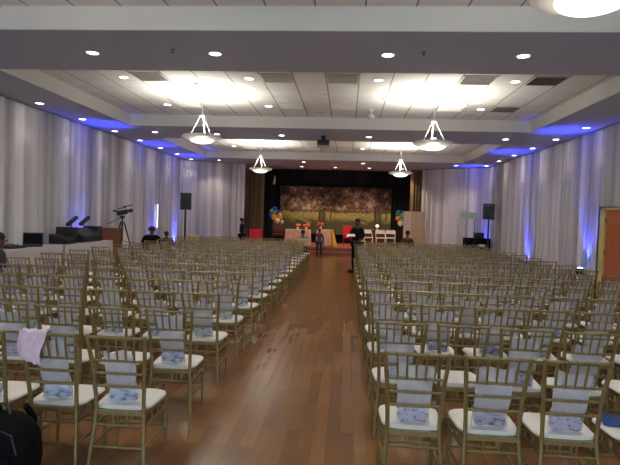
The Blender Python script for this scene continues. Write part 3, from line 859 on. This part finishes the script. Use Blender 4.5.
simple_chair('side_chair', 'dark chair under the larger seated person by the left drapes', -6.22, 16.0, M['black'], 0, .97)
person('person', 'larger seated person in black seen from behind by the left drapes', (-6.22, 16.0, 0), 0, 'sit', M['suit'], M['suit'], M['hair'], (1.22, 1.1, .96), lean=.08)
simple_chair('side_chair', 'dark chair under the smaller seated person by the left drapes', -6.20, 17.35, M['black'], 0, .80)
person('person', 'smaller seated person in charcoal just behind the larger one by left drapes', (-6.20, 17.35, 0), 0, 'sit', M['charcoal'], M['suit'], M['hair'], (.88, .85, .80))
simple_chair('side_chair', 'dark chair behind the equipment table at the left edge', -5.88, 8.32, M['black'], -.95, 1.0)
person('person', 'seated person in dark clothes at the near end of the equipment table', (-5.88, 8.32, 0), -.95, 'sit', M['charcoal'], M['navy'], M['hair'], 1.0)
person('person', 'person in black standing before the left brown curtain', (-4.36, 21.2, 0), -1.2, 'stand', M['suit'], M['suit'], M['hair'], .88)
person('person', 'small standing person in plum top and navy trousers at the far aisle end', (-1.12, 21.45, 0), -.3, 'walk', M['purpleshirt'], M['navy'], M['hair'], .68)
simple_chair('side_chair', 'dark chair under the person in the grey shirt near the stage', -1.64, 19.4, M['black'], .15, .92)
person('person', 'seated person in a light grey shirt with black hair near the stage', (-1.64, 19.4, 0), .15, 'sit', M['greyshirt'], M['navy'], M['hair'], .92)
simple_chair('side_chair', 'dark chair under the seated person in front of the folding screen', 2.38, 20.2, M['black'], 0, .96)
person('person', 'seated person in brown in front of the peach folding screen', (2.38, 20.2, 0), 0, 'sit', M['brownshirt'], M['suit'], M['hair'], .98)

# ------------------------------------------------------------------ left: equipment table, camera on tripod, speaker
def draped_table(name, label, x0, x1, y0, y1, z, m, cloth_label, under=None, group=None):
    t = thing(name, label, 'table', ((x0 + x1) / 2, (y0 + y1) / 2, 0), 0, group)
    hx, hy = (x1 - x0) / 2, (y1 - y0) / 2
    obj('tabletop', MB().box((0, 0, z - .035), (2 * hx - .04, 2 * hy - .04, .03), ch=.006), under or M['darkgrey'], t)
    for sx in (-1, 1):
        for sy in (-1, 1): obj('leg', MB().tube([(sx * (hx - .12), sy * (hy - .12), 0), (sx * (hx - .12), sy * (hy - .12), z - .05)], .018, 8), M['darkgrey'], t)
    per = 4 * (hx + hy)
    def fn(u, v):
        s = u * per
        if s < 2 * hx: p, nn = (-hx + s, -hy), (0, -1)
        elif s < 2 * hx + 2 * hy: p, nn = (hx, -hy + s - 2 * hx), (1, 0)
        elif s < 4 * hx + 2 * hy: p, nn = (hx - (s - 2 * hx - 2 * hy), hy), (0, 1)
        else: p, nn = (-hx, hy - (s - 4 * hx - 2 * hy)), (-1, 0)
        if v >= .86:
            k = (1 - v) / .14 * .98 + .02
            return (p[0] * k if v < 1 else p[0] * .02, p[1] * k if v < 1 else p[1] * .02, z - .004 + (.0 if v > .87 else -.004))
        w = 1 - v / .86
        o = (.014 + .030 * math.sin(s * 2 * PI / .19 + 1.1 * math.sin(s * 3.1))) * w
        return (p[0] + nn[0] * max(o, -.0 + .002), p[1] + nn[1] * max(o, .002), .03 + (z - .038) * v / .86)
    n = max(40, int(per / .035))
    c = tag(obj('tablecloth', MB().grid(fn, n, 7, True), m), cloth_label, 'tablecloth', group and group + ' cloths')
    c.location = t.location
    return t
TZ = 0.90
draped_table('equipment_table', 'equipment table by the left drapes carrying the laptop', -6.78, -6.22, 8.93, 10.90, TZ, M['cloth'], 'white floor-length cloth on the table carrying the laptop', None, 'equipment tables')
draped_table('equipment_table', 'equipment table by the left drapes carrying the sound mixers', -6.78, -6.22, 10.99, 13.30, TZ, M['cloth'], 'white floor-length cloth on the table carrying the sound mixers', None, 'equipment tables')
t = thing('laptop', 'open black laptop on the white equipment table', 'laptop', (-6.46, 10.15, TZ), .45)
obj('keyboard_deck', MB().box((0, 0, .011), (.38, .26, .022), ch=.004), M['black'], t)
lid = obj('laptop_lid', MB().box((0, .145, .15), (.38, .012, .26), rx=-.2, ch=.004), M['black'], t)
obj('laptop_screen', MB().box((0, .1370, .15), (.34, .002, .21), rx=-.2), M['laptop_screen'], lid)
def mixer(label, x, y, w, d, h, rz=0.0, knobs=True):
    t = thing('sound_mixer', label, 'mixer', (x + .06, y, TZ), rz)
    mb = MB(); mb.poly_prism([(-d / 2, 0), (d / 2, 0), (d / 2, h), (-d / 2, h * .45)], -w / 2, w / 2)
    mb.v = [(a, c, b) for a, b, c in mb.v]
    obj('mixer_body', mb, M['black'], t, False)
    mb = MB()
    for i in range(6):
        for j in range(3):
            xx = -d * .35 + j * d * .3; mb.tube([(xx, -w * .4 + i * w * .16, h * .45 + (xx / d + .5) * h * .55 - .002), (xx, -w * .4 + i * w * .16, h * .45 + (xx / d + .5) * h * .55 + .02)], .011, 6)
    for_k = obj('control_knobs', mb, M['darkgrey'], t); for_k['kind'] = 'stuff'
    return t
mixer('small black mixer beside the laptop on the equipment table', -6.58, 9.6, .40, .32, .06, PI)
mixer('low black mixer between the laptop and the tall black cases', -6.53, 11.32, .46, .40, .22, PI)
mixer('wide black mixing desk below the tilted light bars', -6.55, 12.35, .95, .42, .33, PI)
for i, (yy, lab) in enumerate(((11.72, 'left'), (12.95, 'right'))):
    t = thing('equipment_case', '%s black equipment case on the table next to the wide mixing desk' % ('nearer', 'farther')[i], 'case', (-6.60, yy, TZ))
    obj('case_body', MB().box((0, 0, .185), (.42, .24 if i == 0 else .2, .36), ch=.012), M['black'], t)
    obj('case_handle', MB().tube([(.215, -.06, .13), (.235, -.05, .13), (.235, .05, .13), (.215, .06, .13)], .008, 6), M['darkgrey'], t)
for i, yy in enumerate((12.15, 12.75)):
    t = thing('light_bar', 'tilted black light bar standing up behind the mixing desk, %s one' % ('nearer', 'farther')[i], 'stage light', (-6.735, yy, TZ), -.1)
    obj('stand', MB().tube([(0, 0, 0), (0, 0, .42)], [.028, .012], 10), M['black'], t)
    obj('lamp_head', MB().box((0, .03, .50), (.09, .42, .08), rx=.48, ch=.02), M['black'], t)
t = thing('lectern', 'brown wooden lectern at the end of the equipment tables', 'lectern', (-6.52, 13.66, 0))
obj('lectern_body', MB().box((0, 0, .585), (.50, .54, 1.17), ch=.012), M['wood'], t)
obj('lectern_top', MB().box((0, 0, 1.19), (.56, .58, .035), ch=.01), M['wood'], t)
obj('lectern_base', MB().box((0, 0, .03), (.55, .57, .06), ch=.01), M['wood'], t)

t = thing('camera_tripod', 'black tripod holding the video camera by the left drapes', 'tripod', (-6.60, 14.72, 0))
for k in range(3):
    a = PI / 2 + 2 * PI * k / 3 + .5
    lg = obj('leg', MB().tube([(.05 * math.cos(a), .05 * math.sin(a), 1.36), (.26 * math.cos(a), .26 * math.sin(a), .66), (.42 * math.cos(a), .42 * math.sin(a), .02)], [.022, .019, .014], 8), M['black'], t)
    obj('rubber_foot', MB().ball((.42 * math.cos(a), .42 * math.sin(a), .02), .022, n=8, m=6), M['darkgrey'], lg)
obj('centre_column', MB().tube([(0, 0, .8), (0, 0, 1.46)], .02, 10), M['black'], t)
obj('spreader', MB().tube([(.2, .2, .72), (0, 0, .8), (-.25, .05, .72)], .008, 6), M['black'], t)
obj('fluid_head', MB().box((0, 0, 1.50), (.10, .12, .09), ch=.015), M['black'], t)
obj('pan_handle', MB().tube([(-.03, 0, 1.49), (-.20, -.16, 1.37), (-.30, -.28, 1.30)], [.009, .009, .015], 8), M['black'], t)
t = thing('video_camera', 'black video camera on top of the tripod by the left drapes', 'video camera', (-6.60, 14.72, 1.56), -.9); t.rotation_euler = (.22, 0, -.9)
obj('camera_body', MB().box((0, 0, .075), (.12, .30, .14), ch=.02), M['black'], t)
obj('lens_barrel', MB().tube([(0, .15, .08), (0, .22, .08), (0, .225, .08), (0, .31, .08)], [.045, .045, .058, .055], 14), M['black'], t)
obj('top_handle', MB().tube([(0, -.10, .14), (0, -.10, .20), (0, .14, .20), (0, .14, .14)], .014, 8), M['black'], t)
obj('viewfinder', MB().tube([(0, -.13, .15), (0, -.24, .17)], [.022, .032], 10), M['black'], t)
obj('microphone', MB().tube([(.05, .05, .235), (.05, .33, .235)], .016, 8), M['darkgrey'], t)

def pa_speaker(x, y, zs, h, w, lab_s, lab_p, floor_z=0.0, rz=0.0, legs=True):
    t = thing('speaker_stand', lab_p, 'speaker stand', (x, y, floor_z))
    obj('pole', MB().tube([(0, 0, .04), (0, 0, 1.0 - floor_z * .6), (0, 0, zs - floor_z)], [.05, .036, .03], 10), M['black'], t)
    if legs:
        for k in range(3):
            a = 2 * PI * k / 3 + .4
            obj('leg', MB().tube([(.02 * math.cos(a), .02 * math.sin(a), .62), (.40 * math.cos(a), .40 * math.sin(a), .015)], .014, 8), M['black'], t)
            obj('brace', MB().tube([(.02 * math.cos(a), .02 * math.sin(a), .22), (.23 * math.cos(a), .23 * math.sin(a), .28)], .009, 6), M['black'], t)
        obj('collar', MB().lathe([(.034, .58), (.04, .60), (.04, .66), (.034, .68)], n=12), M['black'], t)
    else:
        obj('base_plate', MB().lathe([(.16, 0), (.16, .02), (.05, .04)], n=20), M['black'], t)
    s = thing('loudspeaker', lab_s, 'loudspeaker', (x, y, zs), rz)
    d = .36
    mb = MB(); mb.poly_prism([(-w / 2, -d / 2), (w / 2, -d / 2), (w * .30, d / 2), (-w * .30, d / 2)], .004, h)
    obj('cabinet', mb, M['black'], s, False)
    obj('grille', MB().box((0, -d / 2 - .008, h / 2), (w * .88, .014, h * .88), ch=.005), M['darkgrey'], s)
    obj('horn', MB().box((0, -d / 2 - .017, h * .76), (w * .5, .006, h * .14), ch=.002), M['black'], s)
    obj('woofer', MB().lathe([(w * .34, 0), (w * .30, .006), (1e-6, .002)], (0, -d / 2 - .016, h * .36), 20, M=Matrix.Rotation(PI / 2, 3, 'X')), M['black'], s)
pa_speaker(-5.95, 18.6, 1.78, .62, .40, 'black loudspeaker on a stand before the left drapes', 'black tripod stand under the left loudspeaker', rz=.35)

# ------------------------------------------------------------------ right: draped table with speaker, screen on a pole
draped_table('side_table', 'small side table by the right corner under a black cloth', 4.86, 5.80, 21.10, 21.84, 1.0, M['blackcloth'], 'black floor-length cloth on the small table in the right corner')
t = thing('black_box', 'black box on the black draped table in the right corner', 'box', (5.42, 21.5, .999))
obj('case_body', MB().box((0, 0, .11), (.36, .28, .21), ch=.012), M['black'], t)
obj('case_handle', MB().tube([(-.06, 0, .215), (-.05, 0, .24), (.05, 0, .24), (.06, 0, .215)], .008, 6), M['darkgrey'], t)
pa_speaker(5.58, 20.72, 1.76, .62, .44, 'black loudspeaker on a pole beside the right corner', 'black pole stand under the right loudspeaker', rz=-.3, legs=False)
t = thing('wall_sign', 'pale blank panel on a thin stand left of the right loudspeaker', 'sign', (4.88, 21.0, 0))
obj('stand_pole', MB().tube([(.24, .03, .0), (.24, .03, 1.9)], .012, 8), M['black'], t)
obj('stand_base', MB().lathe([(.14, 0), (.14, .015), (.02, .03)], (.24, .03, 0), 18), M['black'], t)
obj('panel', MB().box((0, 0, 1.90), (.66, .02, .24), ch=.005), M['screen'], t)
tag(obj('hanging_pouch', MB().box((5.42, 20.98, .70), (.26, .10, .12), ch=.03), M['paper']), 'small white pouch hanging on the front of the black table', 'pouch')

# peach folding screen right of the stage
t = thing('folding_screen', 'peach and tan folding screen standing right of the stage', 'folding screen', (2.80, 21.5, 0))
def leaf(x0, x1, ya, yb, m):
    mb = MB(); a = math.atan2(yb - ya, x1 - x0); L = math.hypot(x1 - x0, yb - ya)
    mb.box(((x0 + x1) / 2, (ya + yb) / 2, 1.01), (L, .03, 1.98), rz=a, ch=.006); obj('screen_panel', mb, m, t)
leaf(-.45, -.15, .0, .06, M['panelpeach']); leaf(-.145, .14, .06, .0, M['paneltan']); leaf(.145, .43, .0, .06, M['paneltan'])
tag(obj('black_bench', MB().box((1.66, 19.0, .73), (.52, .32, .10), ch=.02).box((1.46, 19.0, .34), (.05, .26, .68)).box((1.86, 19.0, .34), (.05, .26, .68)), M['black']), 'black keyboard stool behind the last chairs right of the aisle', 'bench')

# ------------------------------------------------------------------ on the stage
import colorsys
def backdrop(x0, x1, seed, label):
    nx, nz = 120, 96; z0, z1 = .80, 3.16; rnd = random.Random(seed)
    trunks = [(.72, .030, 1), (.80, .016, 1), (.92, .022, 1), (.10, .014, .7), (.22, .010, .6), (.34, .010, .6), (.47, .008, .5), (.57, .010, .6)]
    seg = []
    def branch(x, y, a, l, w, dep):
        x2, y2 = x + math.cos(a) * l * .8, y + math.sin(a) * l
        seg.append((x, y, x2, y2, w))
        if dep:
            for s in (-1, 1):
                if rnd.random() < .92: branch(x2, y2, a + s * rnd.uniform(.25, .6), l * rnd.uniform(.6, .8), w * .6, dep - 1)
    for tx, w, k in trunks[:3]: branch(tx, .30, PI / 2 + rnd.uniform(-.1, .1), .26, w, 5)
    for tx, w, k in trunks[3:]: branch(tx, .43, PI / 2 + rnd.uniform(-.05, .05), .18, w, 3)
    cols = []
    for j in range(nz + 1):
        v = j / nz
        for i in range(nx + 1):
            u = i / nx; P = Vector((u * 5 + seed, v * 5, 0))
            n1 = mnoise.fractal(P * 1.3, 1.0, 2.0, 5); n2 = mnoise.noise(P * 4.0); n3 = mnoise.noise(P * 9.0)
            hor = .46 + .025 * n1
            if v > hor:
                t = (v - hor) / (1 - hor)
                g = .42 + .55 * n1 + .42 * n2 + .22 * n3
                g += .38 * math.exp(-((u - .50) / .22) ** 2 - ((t - .40) / .35) ** 2) - .22 * max(0, u - .68) / .32 - .12 * max(0, .2 - u) / .2 - .10 * t
                g = max(0, min(1, g))
                D, Mi, L = Vector((.030, .016, .010)), Vector((.20, .098, .050)), Vector((.62, .42, .28))
                c = D.lerp(Mi, g * 2) if g < .5 else Mi.lerp(L, g * 2 - 1)
                if t < .10: c = c.lerp(Vector((.10, .075, .025)), .6)
            else:
                t = v / hor
                c = Vector((.24, .20, .045)).lerp(Vector((.44, .35, .085)), max(0, min(1, (t - .75) * 3 + .6 * n2)))
                c = c.lerp(Vector((.07, .06, .02)), max(0, min(1, (.74 - t) * 6.0 + .5 * n1 + .2 * n2)))
                path = .5 - .55 * (t - .5) + .1 * math.sin(t * 5)
                if t > .5 and abs(u - path) < .07 * (1.25 - t): c = c.lerp(Vector((.42, .30, .18)), .5)
                if u > .66 and abs(u - .77) < .07: c = c.lerp(Vector((.05, .035, .02)), .75)
            for (ax, ay, bx, by, w) in seg:
                dx, dy = bx - ax, by - ay; q = max(0, min(1, ((u - ax) * dx + (v - ay) * dy) / (dx * dx + dy * dy + 1e-9)))
                if math.hypot(u - ax - q * dx, (v - ay - q * dy) * .85) < max(w * .5, .0035): c = c.lerp(Vector((.028, .014, .010)), .85 if w > .006 else .35); break
            cols += [c.x, c.y, c.z, 1.0]
    mb = MB().grid(lambda u, v: (x0 + (x1 - x0) * u, 0, z0 + (z1 - z0) * v), nx, nz)
    me = bpy.data.meshes.new('hanging_backdrop'); me.from_pydata(mb.v, [], mb.f); me.materials.append(M['print'])
    at = me.color_attributes.new('print', 'FLOAT_COLOR', 'POINT'); at.data.foreach_set('color', cols)
    o = bpy.data.objects.new('hanging_backdrop', me); COL.objects.link(o); o.location = (0, 25.72, 0)
    return tag(o, label, 'backdrop', 'painted stage backdrops')
M['print'] = attr_mat('landscape_print')
backdrop(-3.37, -.60, 3, 'painted autumn park backdrop on the left half of the stage')
backdrop(-.59, 2.17, 11, 'painted autumn park backdrop on the right half of the stage')

PLACED = []
def balloon(x, y, z, r, cname, label, group):
    cx = -3.10 if x < 0 else 2.36; x = cx + (x - cx) * .80; z = 1.68 + (z - 1.68) * .82; r *= .84
    while any((x - a) ** 2 + (y - b) ** 2 + (z - c) ** 2 < (1.2 * (r + q)) ** 2 and abs(x - a) + abs(z - c) < 1 for a, b, c, q in PLACED): y -= .02
    PLACED.append((x, y, z, r))
    t = thing('balloon', label, 'balloon', (x, y, z), 0, group)
    prof = [(1e-6, -r * 1.12)] + [(r * math.sin(a) * (1 if a > 1.3 else .97), -math.cos(a) * r * (1.12 if a < PI / 2 else 1.0)) for a in [PI * i / 12 for i in range(1, 12)]] + [(1e-6, r)]
    obj('balloon_skin', MB().lathe(prof, n=18), M['bal_' + cname], t)
    obj('knot', MB().lathe([(.014, -r * 1.12 - .03), (.008, -r * 1.12 - .012), (.012, -r * 1.11)], n=8), M['bal_' + cname], t)
POS = ['topmost', 'top rear', 'upper', 'second', 'middle', 'inner', 'outer', 'lower', 'lowest', 'bottom front', 'side']
lst = [(-3.30, 2.02, .15, 'blue'), (-3.42, 1.84, .14, 'blue'), (-3.18, 1.92, .14, 'blue'), (-3.05, 1.80, .14, 'blue'), (-3.34, 1.90, .10, 'green'), (-3.16, 1.80, .10, 'green'), (-3.28, 1.66, .14, 'blue'),
       (-2.95, 1.66, .14, 'amber'), (-3.10, 1.58, .14, 'amber'), (-3.24, 1.48, .12, 'amber'), (-2.86, 1.52, .12, 'amber'), (-2.98, 1.40, .13, 'ivory'), (-2.86, 1.32, .10, 'ivory')]
cnt = {}
for i, (x, z, r, c) in enumerate(lst):
    k = cnt[c] = cnt.get(c, 0) + 1
    balloon(x, 23.0 - (i % 3) * .16 - (.14 if c == 'green' else 0), z, r, c, '%s balloon in the left stage cluster, %s from the top among its colour' % (c, ORD[k - 1]), 'left balloon cluster')
lst = [(2.30, 2.02, .13, 'teal'), (2.46, 2.0, .13, 'blue'), (2.22, 1.88, .12, 'teal'), (2.52, 1.86, .12, 'green'), (2.38, 1.84, .12, 'green'), (2.18, 1.70, .12, 'amber'), (2.50, 1.70, .12, 'peachb'), (2.34, 1.62, .12, 'peachb'), (2.38, 1.46, .15, 'ivory')]
cnt = {}
for i, (x, z, r, c) in enumerate(lst):
    k = cnt[c] = cnt.get(c, 0) + 1
    balloon(x, 23.4 - (i % 3) * .14, z, r, c, '%s balloon in the right stage cluster, %s from the top among its colour' % ({'peachb': 'peach'}.get(c, c), ORD[k - 1]), 'right balloon cluster')
for x, y, h, lb in ((-3.12, 23.2, 1.9, 'left'), (2.36, 23.6, 1.9, 'right')):
    t = thing('balloon_stand', 'thin black stand behind the %s balloon cluster' % lb, 'stand', (x, y, STZ))
    obj('pole', MB().tube([(0, 0, .02), (0, 0, h - STZ - .1)], .012, 8), M['black'], t); obj('stand_base', MB().lathe([(.17, 0), (.17, .015), (.02, .03)], n=18), M['black'], t)
    for k in range(4): obj('foot_bar', MB().tube([(0, 0, .02), (.8 * math.cos(k * PI / 2), 1.1 * math.sin(k * PI / 2), .012)], .010, 6), M['black'], t)

def stage_table(label, x0, x1, y0, y1, top, m, cl):
    t = draped_table('stage_table', label, x0, x1, y0, y1, top - STZ, m, cl)
    c = [o for o in bpy.data.objects if o.name.startswith('tablecloth')][-1]
    t.location.z = STZ
    for o in bpy.data.objects:
        if o.get('label') == cl: o.location.z = STZ
stage_table('small stage table under a peach cloth', -1.30, -.66, 22.5, 23.0, 1.12, M['peach'], 'peach cloth on the small table at the front of the stage')
tag(obj('yellow_runner', MB().grid(lambda u, v: (-.62 + u * (.03 + .20 * (1 - v)), 22.44 + .5 * u * u + .015 * math.sin(u * 15) * (1 - v), STZ + .02 + (1.13 - STZ - .02) * v), 20, 10), M['yellow']), 'yellow cloth hanging down the side of the peach stage table', 'cloth')
stage_table('long stage table under a pink patterned cloth', -2.78, -1.66, 23.3, 23.95, 1.06, M['buffet'], 'pink patterned cloth on the long table at the left of the stage')
stage_table('dark table behind the white folding chairs', .62, 2.25, 24.0, 24.6, 1.16, M['mahogany'], 'dark red cloth on the table behind the folding chairs')

def bouquet(name, label, x, y, z, m, r=.15):
    t = thing(name, label, 'flowers', (x, y, z))
    obj('vase', MB().lathe([(.05, 0), (.06, .04), (.045, .10), (.055, .13)], n=14), M['white'], t)
    rn = random.Random(int(x * 100))
    mb = MB()
    for k in range(14):
        a = rn.uniform(0, 6.28); e = rn.uniform(.0, .9); R_ = r * (.5 + .5 * rn.random())
        mb.ball((math.cos(a) * R_ * math.cos(e), math.sin(a) * R_ * math.cos(e), .16 + R_ * math.sin(e)), .045, .045, .035, 8, 6)
    obj('blooms', mb, m, t)
    mb = MB()
    for k in range(10):
        a = rn.uniform(0, 6.28); mb.ball((math.cos(a) * r * .8, math.sin(a) * r * .8, .12), .05, .02, .02, 6, 5, Matrix.Rotation(a, 3, 'Z'))
    obj('leaf_spray', mb, M['leaf'], t)
bouquet('flower_bouquet', 'red-orange flower bouquet on the peach stage table', -1.16, 22.85, 1.118, M['redpetal'], .17)
bouquet('flower_bouquet', 'orange flower bouquet at the inner end of the pink table', -1.85, 23.6, 1.058, M['orange'], .17)
bouquet('flower_bouquet', 'orange flower bouquet in the middle of the pink table', -2.25, 23.65, 1.058, M['orange'], .12)
t = thing('table_lamp', 'small glowing white lamp on the dark table behind the folding chairs', 'lamp', (1.43, 24.2, 1.158))
obj('lamp_base', MB().lathe([(.05, 0), (.05, .01), (.015, .03), (.015, .10)], n=14), M['white'], t)
obj('lamp_shade', MB().ball((0, 0, .16), .08, .08, .07, 16, 10), M['candle'], t)

def arm_chair(label, x, y, z, m, rz):
    t = thing('stage_armchair', label, 'chair', (x, y, z), rz)
    obj('seat', MB().box((0, 0, .40), (.52, .50, .10), ch=.03), m, t)
    obj('backrest', MB().box((0, .24, .72), (.52, .07, .62), rx=-.12, ch=.03), m, t)
    for s in (-1, 1):
        obj('armrest', MB().box((s * .27, .0, .60), (.06, .46, .05), ch=.015), M['mahogany'], t)
        for sy in (-1, 1): obj('leg', MB().tube([(s * .24, sy * .21, 0), (s * .24, sy * .21, .36)], .02, 8), M['mahogany'], t)
arm_chair('dark red armchair on the stage below the left balloons', -3.22, 24.4, STZ, M['mahogany'], .4)
t = thing('red_chair', 'bright red chair on the stage behind the standing person', 'chair', (.05, 23.1, STZ))
obj('seat', MB().box((0, 0, .42), (.38, .38, .05), ch=.015), M['red'], t)
obj('backrest', MB().box((0, .19, .71), (.40, .04, .48), ch=.015), M['red'], t)
for sx in (-1, 1):
    for sy in (-1, 1): obj('leg', MB().tube([(sx * .16, sy * .16, 0), (sx * .16, sy * .16, .40)], .014, 8), M['red'], t)
tag(obj('paper_note', MB().box((.12, 23.04, STZ + .505), (.20, .012, .12), rx=-.2), M['paper']), 'white paper leaning on the bright red stage chair', 'paper')
t = thing('red_box', 'red draped box on the floor before the left brown curtain', 'box', (-3.87, 21.82, 0))
obj('box_body', MB().box((0, 0, .52), (.50, .42, 1.03), ch=.02), M['red'], t)
obj('lid', MB().box((0, 0, 1.045), (.53, .45, .02), ch=.006), M['red'], t)

def folding_chair(label, x, y, rz):
    t = thing('folding_chair', label, 'chair', (x, y, STZ + .014), rz, 'white folding chairs on the stage')
    obj('seat', MB().box((0, 0, .44), (.40, .38, .03), ch=.01), M['steelwhite'], t)
    for s in (-1, 1):
        obj('frame_tube', MB().tube([(s * .21, -.22, 0), (s * .21, 0, .42), (s * .21, .16, .70), (s * .19, .19, .77)], .013, 8), M['steelwhite'], t)
        obj('leg', MB().tube([(s * .185, .24, 0), (s * .185, -.12, .43)], .012, 8), M['steelwhite'], t)
    obj('backrest', MB().box((0, .185, .70), (.40, .022, .17), rx=-.15, ch=.008), M['steelwhite'], t)
    obj('cross_bar', MB().tube([(-.21, -.12, .18), (.21, -.12, .18)], .010, 6), M['steelwhite'], t)
folding_chair('white folding chair on the stage nearest the standing person', .97, 23.1, .25)
folding_chair('white folding chair in the middle of the three on the stage', 1.53, 23.0, .1)
folding_chair('white folding chair nearest the right balloons on the stage', 1.98, 23.3, -.1)

# ------------------------------------------------------------------ world, camera, view
w = bpy.data.worlds.new('world'); SC.world = w; w.use_nodes = True
w.node_tree.nodes['Background'].inputs[0].default_value = (.5, .6, .8, 1); w.node_tree.nodes['Background'].inputs[1].default_value = .05
cd = bpy.data.cameras.new('camera'); cam = bpy.data.objects.new('camera', cd); COL.objects.link(cam)
cd.sensor_width = 36; cd.lens = FPX * 36 / 620; cd.clip_start = .05; cd.clip_end = 200
cam.matrix_world = Matrix(((R.x, U.x, -F.x, CAM.x), (R.y, U.y, -F.y, CAM.y), (R.z, U.z, -F.z, CAM.z), (0, 0, 0, 1)))
SC.camera = cam
SC.view_settings.view_transform = 'Standard'; SC.view_settings.look = 'None'; SC.view_settings.gamma = 1; SC.view_settings.use_curve_mapping = False
SC.view_settings.exposure = 0.35
SC.cycles.transparent_max_bounces = 32; SC.cycles.max_bounces = 8; SC.cycles.use_denoising = True
